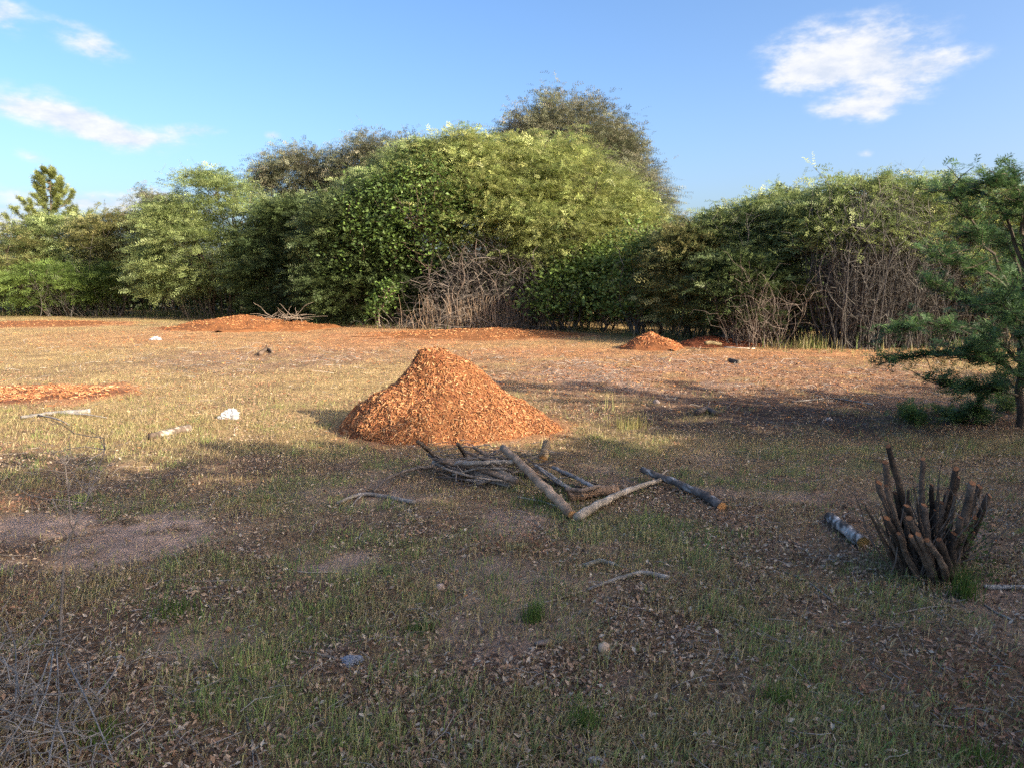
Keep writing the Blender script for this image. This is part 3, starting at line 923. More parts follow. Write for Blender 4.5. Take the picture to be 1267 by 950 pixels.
def shade_trees():
    d = np.array([-.8415, .5402]); n = np.array([.5402, .8415])
    kx = 1 / math.tan(math.radians(SUN_EL))
    # (u across the light, s reached by the shade, height)
    spec = [(-.8, 6.6, 5.6), (1.2, 6.9, 6.0), (3.0, 6.6, 6.0), (4.6, 5.9, 6.2), (6.0, 3.3, 5.6), (7.6, 2.9, 5.4), (9.2, 2.4, 5.6), (10.9, 2.0, 5.6), (12.6, 1.0, 5.4), (14.4, .2, 5.6)]
    proto = None
    for i, (u, s, hgt) in enumerate(spec):
        s0 = s - hgt * kx
        p = d * s0 + n * u
        if proto is None:
            r = 1.25
            lb = [(np.array([p[0], p[1], z]), np.array([rr, rr, .95])) for z, rr in ((4.9, .75), (4.2, 1.15), (3.3, 1.35), (2.3, 1.4), (1.3, 1.4), (.7, 1.25))]
            proto = tree('shade_acacia', 'leafy acacia behind the camera whose shade covers the near ground', p, lb, 420, 10, 'broad', 'acacia', seed=90, nbranch=80, ll=.3, sxy=.25, sz=.2, rmin=.1, front=0, zmin=.2, spread=.15,
                         group='acacias behind the camera')
            base_h = 5.7
            o = proto
        else:
            o = proto.copy(); COL.objects.link(o)
            for ch in proto.children:
                c = ch.copy(); COL.objects.link(c); c.parent = o
            o.location = (p[0], p[1], -.03)
            o.rotation_euler = (0, 0, i * 1.3)
        k = hgt / base_h
        o.scale = (1.0, 1.0, k)


shade_trees()

# ------------------------------------------------------------------ wood chip heaps


def chips(mb, P, N_, size, col, rng):
    """thin splinters of wood lying roughly along the surface"""
    n = len(P)
    a = rng.normal(0, 1, (n, 3)); a -= N_ * np.sum(a * N_, 1, keepdims=True) * .75
    a = unit(a); nn = unit(N_ + rng.normal(0, .6, (n, 3)))
    b = unit(np.cross(nn, a)); nn = np.cross(a, b)
    size = np.broadcast_to(np.asarray(size, float), (n,))
    l = (size * rng.uniform(.5, 1.7, n))[:, None]; w = l * rng.uniform(.12, .34, (n, 1)); t = l * .12
    c = P + N_ * (size * .25)[:, None]
    v = np.stack([c - a * l * .5 - b * w * .5, c + a * l * .45 - b * w * .4, c + a * l * .5 + b * w * .5, c - a * l * .4 + b * w * .4,
                  c + nn * t - a * l * .35, c + nn * t + a * l * .35], 1)
    i = np.arange(n)[:, None] * 6
    q = np.concatenate([i + np.array([[0, 1, 5, 4]]), i + np.array([[2, 3, 4, 5]])])
    f = np.concatenate([i + np.array([[1, 2, 5]]), i + np.array([[3, 0, 4]])])
    k = mb.n
    mb.add(v, q, np.repeat(col, 6, axis=0))
    mb.t.append(f + k)


CHIP_PAL = np.array([(.45, .20, .07), (.38, .15, .055), (.54, .28, .115), (.27, .092, .038), (.61, .37, .17), (.17, .065, .035), (.40, .165, .065)])


def heap(h, seed):
    rng = np.random.default_rng(seed)
    lab, c, H, (rl, rr, rf, rb), e, col, n = h
    big = H > .8
    root = empty('wood_chip_heap', (c[0], c[1], 0))
    tag(root, lab, 'chip heap')
    na, nr = (120, 60) if big else (72, 26)
    A, Rr = np.meshgrid(np.linspace(0, 2 * math.pi, na, endpoint=False), np.linspace(0, 1.06, nr))
    dx, dy = np.cos(A), np.sin(A)
    x = c[0] + dx * Rr * np.where(dx < 0, rl, rr); y = c[1] + dy * Rr * np.where(dy < 0, rf, rb)
    z, d = heap_h(x, y, h)
    def surf(x, y):
        z, d = heap_h(x, y, h)
        return gh(x, y) + z + (.05 * (fbm(x * 6, y * 6, 13) - .5) + .03 * (fbm(x * 22, y * 22, 19, 2) - .5)) * sst(1.0, .7, d) * min(1, H * 2.2) + .05 * sst(1.1, .9, d) - (.035 if H > .3 else .055)
    z = surf(x, y)
    idx = np.arange(na * nr).reshape(nr, na)
    nx = np.roll(idx, -1, axis=1)
    q = np.stack([idx[:-1], nx[:-1], nx[1:], idx[1:]], -1).reshape(-1, 4)
    base = np.array([c[0], c[1], 0])
    cc = np.array(col)[None] * (.22 + .45 * fbm(x.ravel() * 9, y.ravel() * 9, 23))[:, None]  # mound darkened: the shade in gaps between chips is in its colour
    MB().add(np.stack([x.ravel(), y.ravel(), z.ravel()], 1) - base, q, cc).build('mound', M_CHIP, root, True)
    # loose chips covering it
    a = rng.uniform(0, 2 * math.pi, n); r = np.sqrt(rng.uniform(0, 1.15, n))
    x = c[0] + np.cos(a) * r * np.where(np.cos(a) < 0, rl, rr); y = c[1] + np.sin(a) * r * np.where(np.sin(a) < 0, rf, rb)
    z = surf(x, y); ee = .03
    N_ = unit(np.stack([-(surf(x + ee, y) - z) / ee, -(surf(x, y + ee) - z) / ee, np.ones(n)], 1))
    if not big:      # the spread heaps thin out raggedly into the grass
        keep = rng.random(n) < sst(1.15, .35, np.hypot((x - c[0]) / np.where(x < c[0], rl, rr), (y - c[1]) / np.where(y < c[1], rf, rb)) + .9 * (fbm(x * 1.6, y * 1.6, 33) - .5)) + .05
        x, y, z, N_ = x[keep], y[keep], z[keep], N_[keep]; n = len(x)
    k = rng.choice(len(CHIP_PAL), n, p=[.22, .20, .17, .13, .10, .09, .09])
    cl = CHIP_PAL[k] * rng.uniform(.7, 1.2, (n, 1)) * (.72 + .56 * fbm(x * 2.6, y * 2.6, 35))[:, None] * (np.array(col) / np.array([.43, .18, .065]))
    m = MB()
    chips(m, np.stack([x, y, z], 1) - base, N_, .028 if big else .042, cl, rng)
    o = m.build('chips', M_CHIP, root)
    o['kind'] = 'stuff'


for i, h in enumerate(HEAPS):
    heap(h, 200 + i)

# ------------------------------------------------------------------ logs, sticks, branches


def rod(points, r0, r1, sides=10, rng=RN, rough=.08, bend=0.0, K=14):
    pts = np.array(points, float)
    t = np.linspace(0, len(pts) - 1, K)
    P = np.stack([np.interp(t, np.arange(len(pts)), pts[:, k]) for k in range(3)], 1)
    for it in range(2):
        P[1:-1] = .25 * P[:-2] + .5 * P[1:-1] + .25 * P[2:]
    ln = np.linalg.norm(P[-1] - P[0])
    P[1:-1] += rng.normal(0, 1, (K - 2, 3)) * min(.12 * r0, .006 * ln)
    Rr = np.linspace(r0, r1, K)
    T = unit(np.gradient(P, axis=0))
    ref = np.array([1., .1, 0]) if abs(T.mean(0)[2]) > .75 else np.array([0, 0, 1.])
    U = unit(np.cross(T, ref)); V = np.cross(T, U)
    a = np.arange(sides) * 2 * math.pi / sides
    rad = Rr[:, None] * (1 + rough * rng.normal(0, 1, (K, 1)) * .25 + rough * rng.normal(0, 1, (K, sides)) * .6)
    ring = P[:, None] + rad[:, :, None] * (np.cos(a)[None, :, None] * U[:, None] + np.sin(a)[None, :, None] * V[:, None])
    return P, T, ring


def rod_mesh(mb, ring, col, caps=True):
    K, S = ring.shape[:2]
    i = np.arange(K * S).reshape(K, S); nx = np.roll(i, -1, axis=1)
    q = np.stack([i[:-1], nx[:-1], nx[1:], i[1:]], -1).reshape(-1, 4)
    v = ring.reshape(-1, 3)
    c0 = mb.n
    col = np.asarray(col)
    if caps:
        v = np.concatenate([v, ring[0].mean(0)[None], ring[-1].mean(0)[None]])
    if col.ndim == 2:
        if len(col) == K:
            col = np.repeat(col, S, axis=0)
        if caps:
            col = np.concatenate([col, col[:1], col[-1:]])
    mb.add(v, q, col)
    if caps:
        s = np.arange(S); s2 = (s + 1) % S
        mb.t.append(np.stack([np.full(S, K * S), s2, s], 1) + c0)
        mb.t.append(np.stack([np.full(S, K * S + 1), (K - 1) * S + s, (K - 1) * S + s2], 1) + c0)


def cut_face(ring, T, parent, name='cut_face', col=(.46, .26, .11), rng=RN):
    """sawn end: a disc with a paler ring, set a little proud of the bark"""
    c = ring.mean(0); S = len(ring)
    o1 = c + (ring - c) * .93 + T * .003; o2 = c + (ring - c) * .5 + T * .004
    v = np.concatenate([o1, o2, (c + T * .0045)[None]])
    s = np.arange(S); s2 = (s + 1) % S
    m = MB()
    cols = np.concatenate([np.tile(np.array(col) * .8, (S, 1)), np.tile(np.array(col) * 1.12, (S, 1)), (np.array(col) * .8)[None]])
    m.add(v, np.stack([s, s2, S + s2, S + s], 1), cols)
    m.t.append(np.stack([S + s, S + s2, np.full(S, 2 * S)], 1))
    return m.build(name, M_CUT, parent)


def gz(p):
    return float(gh(np.array([p[0]]), np.array([p[1]]))[0])


def stick(name, label, cat, pix, r0, r1, col, group=None, lifts=None, cut=None, cut_start=None, side=None, sides=8, K=22, seed=0, col2=None, rough=.08, ccol=(.38, .21, .09)):
    """a stick lying through these pixels; side = list of (index along, pixel end) side branches"""
    rng = np.random.default_rng(1000 + seed)
    name = cat if cat in ('branch', 'root') else name
    if group == PG and r0 > .015:
        r0, r1 = r0 * .8, r1 * .8
    pts = []
    for i, (px, py) in enumerate(pix):
        h = (lifts[i] if lifts else 0.0) + max(r0, r1) * .8
        p = at(px, py, h)
        p[2] = h + gz(p)
        pts.append(p)
    b = np.mean(pts, 0); b[2] = 0
    P, T, ring = rod([p - b for p in pts], r0, r1, sides, rng, rough, K=K)
    m = MB()
    cc = np.array(col) * rng.uniform(.75, 1.25, (K, 1))
    if col2 is not None:
        S = ring.shape[1]
        kk, aa = np.meshgrid(np.arange(K), np.arange(S), indexing='ij')
        w = sst(.54, .62, fbm(kk * .55 + seed, np.minimum(aa, S - aa) * .6, seed, 3))[..., None]
        cc = (cc[:, None] * (1 - w) + np.array(col2)[None, None] * rng.uniform(.7, 1.15, (K, S, 1)) * w).reshape(-1, 3)
    rod_mesh(m, ring, cc)
    for (fr, px, py, lift) in (side or []):
        s = P[int(fr * (K - 1))]
        e = at(px, py, lift + .01) - b
        e[2] += gz(at(px, py))
        mid = (s + e) / 2 + rng.normal(0, .03, 3) * np.linalg.norm(e - s)
        rr = (r0 + (r1 - r0) * fr) * .6
        P2, T2, ring2 = rod([s, mid, e], rr, rr * .4, max(5, sides - 3), rng, rough, K=8)
        rod_mesh(m, ring2, np.array(col))
    o = m.build(name, M_WOOD, smooth=True, loc=b)
    tag(o, label, cat, group)
    if cut:
        cut_face(ring[-1], T[-1], o, col=ccol, rng=rng)
    if cut_start:
        cut_face(ring[0], -T[0], o, col=ccol, rng=rng)
    return o


PG = 'cut branches in the central wood pile'
GREY, BROWN, DARK, PALE = (.27, .23, .19), (.27, .185, .12), (.095, .073, .056), (.38, .33, .27)
stick('log', 'thick brown straight log lying across the wood pile towards the viewer', 'log', [(622, 553), (664, 590), (708, 634)], .036, .044, (.37, .25, .16), PG, [.20, .12, .0], cut_start=True, cut=True, sides=12, seed=1)
stick('log', 'short thick brown log at the right of the wood pile', 'log', [(704, 614), (734, 608), (764, 603)], .05, .046, (.31, .195, .12), PG, [0, .01, .03], sides=12, seed=2, cut_start=True)
stick('log', 'pale forked branch pointing right from the wood pile', 'branch', [(714, 637), (748, 620), (780, 602), (818, 592)], .042, .020, (.38, .31, .23), PG, [0, .01, .02, .02], sides=10, seed=3, side=[(.75, 826, 578, .05)])
stick('log', 'dark branch with its tip raised at the left of the wood pile', 'branch', [(517, 543), (531, 556), (546, 569), (575, 580)], .02, .03, DARK, PG, [.30, .16, .06, .04], sides=8, seed=4)
stick('log', 'grey branch running along the front of the wood pile', 'branch', [(536, 570), (566, 580), (600, 588), (634, 598)], .026, .03, GREY, PG, [.06, .04, .03, 0], sides=9, seed=5)
stick('log', 'brown branch lying behind the grey front branch of the pile', 'branch', [(544, 566), (580, 574), (612, 584), (640, 594)], .03, .03, (.22, .16, .115), PG, [.14, .11, .08, .05], sides=9, seed=6)
stick('log', 'pale branch along the back of the wood pile', 'branch', [(556, 570), (590, 572), (636, 570)], .025, .024, PALE, PG, [.12, .15, .16], sides=9, seed=7, cut=True)
stick('log', 'dark stub standing up from the back of the wood pile', 'branch', [(566, 546), (574, 558), (582, 572)], .018, .026, DARK, PG, [.30, .18, .08], sides=8, seed=8)
stick('log', 'thin brown branch leaning at the back of the wood pile', 'branch', [(586, 553), (604, 562), (626, 574)], .014, .018, BROWN, PG, [.16, .12, .08], sides=7, seed=9)
stick('log', 'grey stick lowest at the front of the wood pile', 'branch', [(576, 593), (604, 594), (632, 599)], .02, .022, (.26, .23, .2), PG, [0, 0, 0], sides=8, seed=10)
stick('log', 'short crooked branch with a side knob in the pile centre', 'branch', [(612, 578), (624, 584), (640, 592)], .03, .024, (.28, .23, .18), PG, [.1, .09, .05], sides=8, seed=11, side=[(.2, 606, 572, .16)])
stick('log', 'thin pale stick beside the thick brown log', 'branch', [(660, 572), (684, 588), (708, 605)], .014, .016, PALE, PG, [.06, .05, .03], sides=7, seed=12)
stick('log', 'pale stick above the short thick log', 'branch', [(684, 577), (708, 588), (736, 603)], .018, .02, (.30, .27, .24), PG, [.08, .08, .06], sides=8, seed=13)
stick('log', 'thin dark stick crossing beneath the thick brown log', 'branch', [(640, 586), (680, 596), (720, 602)], .014, .012, DARK, PG, [.0, .0, .02], sides=7, seed=14)
stick('log', 'short split piece at the right end of the pile', 'branch', [(700, 604), (720, 606), (742, 601)], .022, .018, (.25, .18, .13), PG, [.07, .08, .08], sides=8, seed=15)
stick('log', 'upright short log with a yellowish face behind the wood pile', 'log', [(672, 566), (675, 556), (677, 546)], .05, .045, (.25, .175, .10), PG, [0, .05, .1], sides=10, seed=16, cut_start=True)
stick('branch', 'long dark branch with white lichen and an orange sawn end', 'branch', [(794, 578), (830, 592), (866, 608), (893, 624)], .024, .036, (.12, .10, .085), None, [.06, .03, .01, 0], sides=10, seed=17, cut=True, col2=(.42, .40, .37), ccol=(.52, .26, .10), side=[(.45, 842, 606, .0)])
stick('branch', 'dark forked twig curving left from the wood pile', 'branch', [(536, 575), (508, 577), (480, 588), (462, 605)], .016, .01, (.13, .105, .085), None, [.06, .05, .06, .0], sides=7, seed=18, K=18)
stick('branch', 'thin grey twig lying left of the wood pile', 'branch', [(418, 618), (440, 609), (460, 608), (490, 614), (514, 620)], .012, .018, (.24, .21, .18), None, sides=7, seed=19, K=18, side=[(.4, 432, 624, 0)])

EXTRA = [
    ([(548, 576), (582, 586), (622, 592)], .010, GREY, [.14, .10, .06], 'thin grey stick crossing the front branches of the pile'),
    ([(560, 584), (592, 578), (628, 578)], .009, (.30, .26, .21), [.05, .12, .14], 'pale thin stick slanting over the front of the pile'),
    ([(530, 562), (556, 576), (590, 590)], .011, DARK, [.10, .09, .03], 'dark thin stick under the raised dark branch'),
    ([(600, 566), (640, 574), (676, 590)], .010, BROWN, [.18, .14, .06], 'brown thin stick under the top of the thick brown log'),
    ([(590, 597), (616, 590), (650, 580)], .009, GREY, [.01, .05, .10], 'grey thin stick pointing back towards the thick brown log'),
    ([(668, 580), (690, 596), (722, 612)], .010, GREY, [.08, .05, .04], 'grey thin stick leading to the short thick log'),
    ([(696, 584), (724, 594), (752, 600)], .008, DARK, [.06, .07, .07], 'dark thin stick over the short thick log'),
    ([(540, 586), (572, 590), (606, 602)], .009, DARK, [.02, .02, .0], 'dark thin stick on the grass before the pile'),
    ([(640, 612), (672, 618), (706, 630)], .007, PALE, [.01, .02, .02], 'pale thin stick left of the thick log foot'),
    ([(574, 556), (600, 568), (634, 582)], .012, (.14, .11, .09), [.24, .17, .10], 'dark stick laid over the back branches of the pile'),
]
for i, (pix, r, c, l, lab) in enumerate(EXTRA):
    stick('branch', lab, 'branch', pix, r, r * .8, c, PG, l, sides=6, seed=50 + i, K=16, rough=.12, side=[(.4, pix[1][0] + (18 if i % 2 else -16), pix[1][1] - 10, l[1] + .06)])


def pile_twigs():
    rng = np.random.default_rng(88)
    n = 150
    px, py = rng.normal(590, 42, n), rng.normal(583, 9, n)
    a = np.array([at(u, v) for u, v in zip(px, py)])
    a[:, 2] = rng.uniform(.01, .16, n)
    th = rng.normal(-.5, .6, n)
    ln = rng.uniform(.12, .5, n)
    e = a + np.stack([np.cos(th) * ln, np.sin(th) * ln, rng.normal(.0, .06, n)], 1)
    e[:, 2] = np.maximum(e[:, 2], .01)
    m = MB()
    tubes(m, paths(a, e, 7, .07, 0, rng), taper(n, 7, rng.uniform(.0025, .006, n), np.full(n, .002)), 5, np.array([[.16, .135, .115]]) * rng.uniform(.4, 1.7, (n, 1)))
    tag(m.build('brushwood', M_TWIG), kind='stuff')


pile_twigs()

# lone pieces
stick('log', 'broken white-flecked log lying in the sunlit dry grass', 'log', [(184, 540), (208, 535), (234, 530)], .03, .045, (.13, .095, .07), None, sides=10, seed=20, col2=(.42, .36, .29), cut=True)
stick('log', 'dark log with white lichen and a yellow sawn end beside the cut stump', 'log', [(1026, 634), (1044, 650), (1068, 668)], .034, .04, (.10, .08, .065), None, sides=12, seed=21, col2=(.60, .54, .48), cut=True, ccol=(.42, .27, .10), rough=.12)
stick('branch', 'pale stick with an orange end right of the cut stump', 'branch', [(1218, 721), (1240, 722), (1268, 723)], .014, .014, (.36, .33, .29), None, sides=8, seed=22, cut_start=True, ccol=(.48, .19, .07))
stick('branch', 'lichened grey branch piece below the wood pile', 'branch', [(724, 697), (742, 691), (762, 695)], .016, .012, (.25, .24, .20), None, sides=8, seed=23, side=[(.6, 776, 700, 0)])
stick('branch', 'curved pale branch below the lichened branch piece', 'branch', [(728, 726), (764, 714), (796, 706), (828, 712)], .008, .016, (.30, .27, .23), None, sides=7, seed=24, K=18)
stick('branch', 'grey dead branch scattered in the grass below the left chip spread', 'branch', [(26, 516), (62, 512), (112, 509)], .018, .03, (.27, .25, .23), None, sides=8, seed=25, side=[(.3, 86, 526, 0), (.6, 132, 517, 0)])
stick('log', 'short dark log behind the grey mulch near the right thicket', 'log', [(903, 446), (908, 448), (915, 449)], .045, .045, (.12, .095, .07), None, sides=9, seed=26, K=8)
stick('branch', 'pale bare pole lying by the dark red heap', 'branch', [(896, 430), (915, 431), (934, 431)], .022, .016, (.5, .43, .34), None, sides=7, seed=27, K=8)
stick('branch', 'yellowish log on the dark red chip heap', 'log', [(872, 424), (882, 424), (892, 427)], .048, .04, (.20, .15, .08), None, [.12, .12, .06], sides=9, seed=28, K=8)
stick('branch', 'small dark root standing in the far sunlit grass', 'root', [(322, 438), (330, 432), (337, 436)], .05, .03, (.10, .07, .05), None, sides=8, seed=29, K=8, side=[(.5, 330, 427, .15)])
stick('branch', 'long pale twig lying on the dark mulch at right', 'branch', [(980, 498), (1030, 494), (1080, 502)], .008, .012, (.3, .26, .22), None, sides=6, seed=30)
stick('branch', 'grey stump root in the dark mulch strip', 'root', [(862, 512), (874, 505), (886, 512)], .04, .03, (.11, .085, .07), None, sides=8, seed=31, K=8, side=[(.5, 878, 497, .06)])

TG = 'thin dry twigs lying on the near ground'
TW = [
    ([(343, 796), (360, 782), (386, 764)], 'pale straight twig pointing up-right, left of the flat brown stone'),
    ([(348, 800), (384, 806), (424, 816)], 'thin pale twig running right to the bluish plastic scrap'),
    ([(398, 734), (412, 748), (428, 762)], 'short dark twig sloping down left of the square stone'),
    ([(424, 888), (470, 878), (525, 868), (560, 852)], 'long curved grey twig below the bluish plastic scrap'),
    ([(568, 852), (600, 850), (642, 858)], 'fine pale twig at the end of the long curved grey twig'),
    ([(452, 917), (540, 916), (640, 917)], 'long straight dark twig parallel to the bottom edge'),
    ([(165, 946), (220, 925), (272, 903)], 'pale stick rising from the bottom edge right of the dry brush heap'),
    ([(180, 938), (230, 930), (262, 924)], 'bent pale twig crossing the pale stick near the bottom edge'),
    ([(305, 885), (312, 920), (322, 946)], 'grey twig pointing at the viewer near the orange leaf litter'),
    ([(0, 743), (40, 744), (78, 750)], 'pale twig at the left edge beside the bare sapling foot'),
    ([(120, 800), (160, 776), (206, 752)], 'brown twig leading to the wide green tuft in the near left'),
    ([(735, 842), (780, 822), (806, 800)], 'thin grey twig slanting up beside the rounded tan stone'),
    ([(855, 897), (900, 899), (945, 898)], 'straight dark twig in the near mulch right of centre'),
    ([(1040, 840), (1058, 842), (1068, 856)], 'crooked pale twig in the right foreground grass'),
    ([(1100, 757), (1150, 750), (1184, 746)], 'long brown twig just in front of the cut stump'),
    ([(1218, 744), (1234, 754), (1252, 764)], 'pale twig below the stick with the orange end'),
    ([(1164, 768), (1168, 758), (1172, 750)], 'short pale twig end-on before the green weed tuft'),
    ([(640, 752), (690, 738), (720, 728)], 'fine twig beside the bright green tuft below the wood pile'),
    ([(130, 828), (180, 812), (240, 800)], 'grey twig just right of the dry brush heap'),
    ([(160, 706), (240, 716), (300, 716)], 'fine twig on the bare dirt patch at left'),
    ([(520, 760), (560, 748), (590, 730)], 'fine twig right below the square tan stone'),
    ([(230, 850), (300, 838), (380, 850)], 'dark twig left of the bluish plastic scrap'),
    ([(960, 700), (1000, 716), (1030, 740)], 'pale twig left of the cut stump, sloping down to the right'),
    ([(1080, 905), (1130, 890), (1200, 896)], 'grey twig near the bottom right corner tuft'),
    ([(680, 890), (720, 880), (770, 884)], 'dark twig behind the dense tuft near the bottom edge'),
    ([(560, 935), (600, 922), (650, 930)], 'dark arched twig at the bottom edge of the middle'),
    ([(980, 930), (1020, 918), (1050, 924)], 'pale twig at the bottom edge right of the middle'),
    ([(200, 880), (240, 868), (290, 872)], 'fine twig beside the green tuft of the brush heap'),
    ([(880, 770), (920, 764), (950, 770)], 'fine twig on the mulch midway between stump and round stone'),
    ([(350, 700), (380, 706), (420, 704)], 'fine twig on the bare soil left of the middle'),
    ([(280, 610), (320, 604), (350, 610)], 'fine twig in the grass at the edge of the sunlight, left'),
    ([(950, 590), (990, 596), (1030, 590)], 'fine twig in the grass between lichened branch and stump'),
]
for i, (pix, lab) in enumerate(TW):
    rr = RN.uniform(.0026, .0055)
    c = np.array(DARK if 'dark' in lab else (.36, .31, .25)) * RN.uniform(.6, 1.1)
    stick('fallen_twig', lab, 'twig', pix, rr * .7, rr * 1.2, c, TG, sides=5, K=16, seed=300 + i, rough=.15,
          side=[(RN.uniform(.3, .7), pix[-1][0] + RN.uniform(-20, 20), pix[-1][1] - RN.uniform(-16, 22), 0.01)] if i % 2 == 0 else None)


def stump():
    rng = np.random.default_rng(77)
    b = at(1150, 704)
    root = empty('cut_stump', b)
    tag(root, 'cluster of dark sawn stems sprouting from one stump at right', 'stump')
    Y = b[1]
    # tip pixel, depth offset of the tip, radius, base x offset (m), base y offset, cut colour strength (0 = no face)
    S = [((1099, 552), .10, .024, -.02, .10, 1), ((1095, 572), .22, .026, -.06, .16, .6), ((1142, 568), .16, .021, .0, .08, 1), ((1164, 576), .10, .012, .01, .04, 0), ((1183, 580), .05, .024, .05, .08, 1), ((1185, 590), .18, .027, .07, .12, 1),
         ((1203, 598), -.06, .030, .10, -.02, 1), ((1212, 602), .08, .026, .13, .05, .9), ((1224, 613), .02, .024, .15, .02, .9), ((1087, 597), .06, .026, -.10, .04, 1), ((1122, 626), -.06, .022, -.03, -.06, 1), ((1143, 625), -.04, .024, .0, -.05, 1),
         ((1097, 641), -.10, .024, -.10, -.04, .9), ((1125, 641), -.14, .026, -.03, -.10, 1.1), ((1127, 663), -.20, .018, -.03, -.13, 1.3), ((1136, 661), -.21, .022, -.01, -.14, 1.3), ((1147, 668), -.22, .022, .02, -.14, 1.2), ((1070, 622), .0, .020, -.14, .02, 0),
         ((1084, 640), -.04, .018, -.12, .0, 0), ((1108, 610), .10, .022, -.06, .10, .5), ((1153, 600), .14, .020, .03, .10, .6), ((1165, 622), .02, .024, .06, .02, .6), ((1172, 612), .10, .024, .07, .08, .5), ((1188, 640), -.12, .028, .09, -.10, .5), ((1180, 660), -.14, .026, .07, -.12, .4),
         ((1205, 640), .0, .028, .13, -.03, .5), ((1112, 660), -.14, .02, -.07, -.10, .5), ((1162, 668), -.18, .026, .05, -.15, .4)]
    for i in range(30):
        a = rng.uniform(-1, 1)
        S.append(((1150 + 62 * a + rng.normal(0, 6), rng.uniform(595, 665)), rng.uniform(-.12, .2), rng.uniform(.009, .017), .13 * a, rng.uniform(-.1, .12), 0 if rng.random() < .6 else .5))
    for i, ((px, py), dy, r, bx, by, cf) in enumerate(S):
        r *= .76
        tip = W(px, py, Y + dy) - b
        foot = np.array([bx * 1.0, by * .9, -.06])
        mid = (tip + foot) / 2 + np.array([(bx - tip[0]) * .12, 0, -.02]) + rng.normal(0, .012, 3)
        P, T, ring = rod([foot, mid, tip], r * 1.3, r * (.85 if cf else .3), 10, rng, .08, K=14)
        # sawn obliquely, facing up and to the viewer
        if cf:
            tilt = unit(np.array([rng.normal(0, .5), -.8, .5]))
            c = ring[-1].mean(0)
            off = (ring[-1] - c) @ tilt
            ring[-1] = ring[-1] - T[-1][None] * off[:, None] * rng.uniform(.5, .9)
        m = MB()
        cc = np.array([.12, .087, .062]) * rng.uniform(.45, 1.5) * rng.uniform(.7, 1.3, (14, 1))
        rod_mesh(m, ring, cc)
        st = m.build('stem', M_WOOD, root, True)
        if cf:
            e1, e2 = ring[-1][2] - ring[-1][0], ring[-1][5] - ring[-1][0]
            nn = unit(np.cross(e1, e2))
            nn = nn if nn @ T[-1] > 0 else -nn
            cut_face(ring[-1], nn, st, col=np.array([.36, .155, .065]) * min(1.05, .35 + .6 * cf) * rng.uniform(.6, 1.1), rng=rng)
    # root crown and thin sprouts
    m = MB()
    n = 40
    a = np.stack([rng.normal(0, .1, n), rng.normal(0, .08, n), np.zeros(n)], 1)
    e = a + np.stack([rng.normal(0, .16, n), rng.normal(-.04, .12, n), rng.uniform(.12, .55, n)], 1)
    tubes(m, paths(a, e, 6, .06, 0, rng), taper(n, 6, np.full(n, .006), np.full(n, .002)), 4, np.array([.13, .105, .085]) * rng.uniform(.6, 1.5, (n, 1)))
    m.build('thin_shoots', M_TWIG, root)
    m = MB()
    x = rng.normal(.17, .06, 260); zz = rng.uniform(0, .42, 260) ** 1.2
    leaves(m, np.stack([x + .03 * np.sin(zz * 20), rng.normal(-.12, .06, 260), zz], 1), .022, np.array([[.09, .14, .03]]) * rng.uniform(.5, 1.2, (260, 1)), rng=rng)
    tag(m.build('sprout', M_LEAF, root), kind='stuff')


stump()


def bare_sapling(name, label, px, py, tips, r, seed, nt=26, col=(.12, .10, .085)):
    rng = np.random.default_rng(seed)
    b = at(px, py)
    root = empty(name, b)
    tag(root, label, 'sapling')
    pts = [np.array([0, 0, -.03])] + [W(a, c, b[1] + d) - b for a, c, d in tips]
    P, T, ring = rod(pts, r, r * .35, 7, rng, .06, K=16)
    m = MB(); rod_mesh(m, ring, np.array(col))
    m.build('trunk', M_BARK, root, True)
    m = MB()
    j = rng.integers(5, 16, nt)
    s = P[j]
    e = s + np.stack([rng.normal(0, .13, nt), rng.normal(0, .12, nt), rng.uniform(-.02, .2, nt)], 1)
    p = paths(s, e, 6, .1, 0, rng)
    tubes(m, p, taper(nt, 6, np.full(nt, r * .4), np.full(nt, r * .15)), 4, np.array(col) * 1.1)
    k = rng.integers(2, 6, nt); s = p[np.arange(nt), k]
    e = s + np.stack([rng.normal(0, .07, nt), rng.normal(0, .07, nt), rng.uniform(-.02, .1, nt)], 1)
    tubes(m, paths(s, e, 4, .1, 0, rng), taper(nt, 4, np.full(nt, r * .25), np.full(nt, r * .1)), 3, np.array(col) * 1.1)
    m.build('twigs', M_TWIG, root)


bare_sapling('bare_sapling', 'thin leafless grey sapling leaning right in the left foreground', 74, 800, [(78, 690, .05), (92, 650, .1), (112, 610, .15), (130, 556, .2)], .0065, 401, 20, (.20, .17, .145))
bare_sapling('bare_sapling', 'short leafless forked twig standing behind the left sapling', 88, 640, [(84, 606, 0), (80, 570, .0)], .008, 402, 16, (.18, .15, .13))


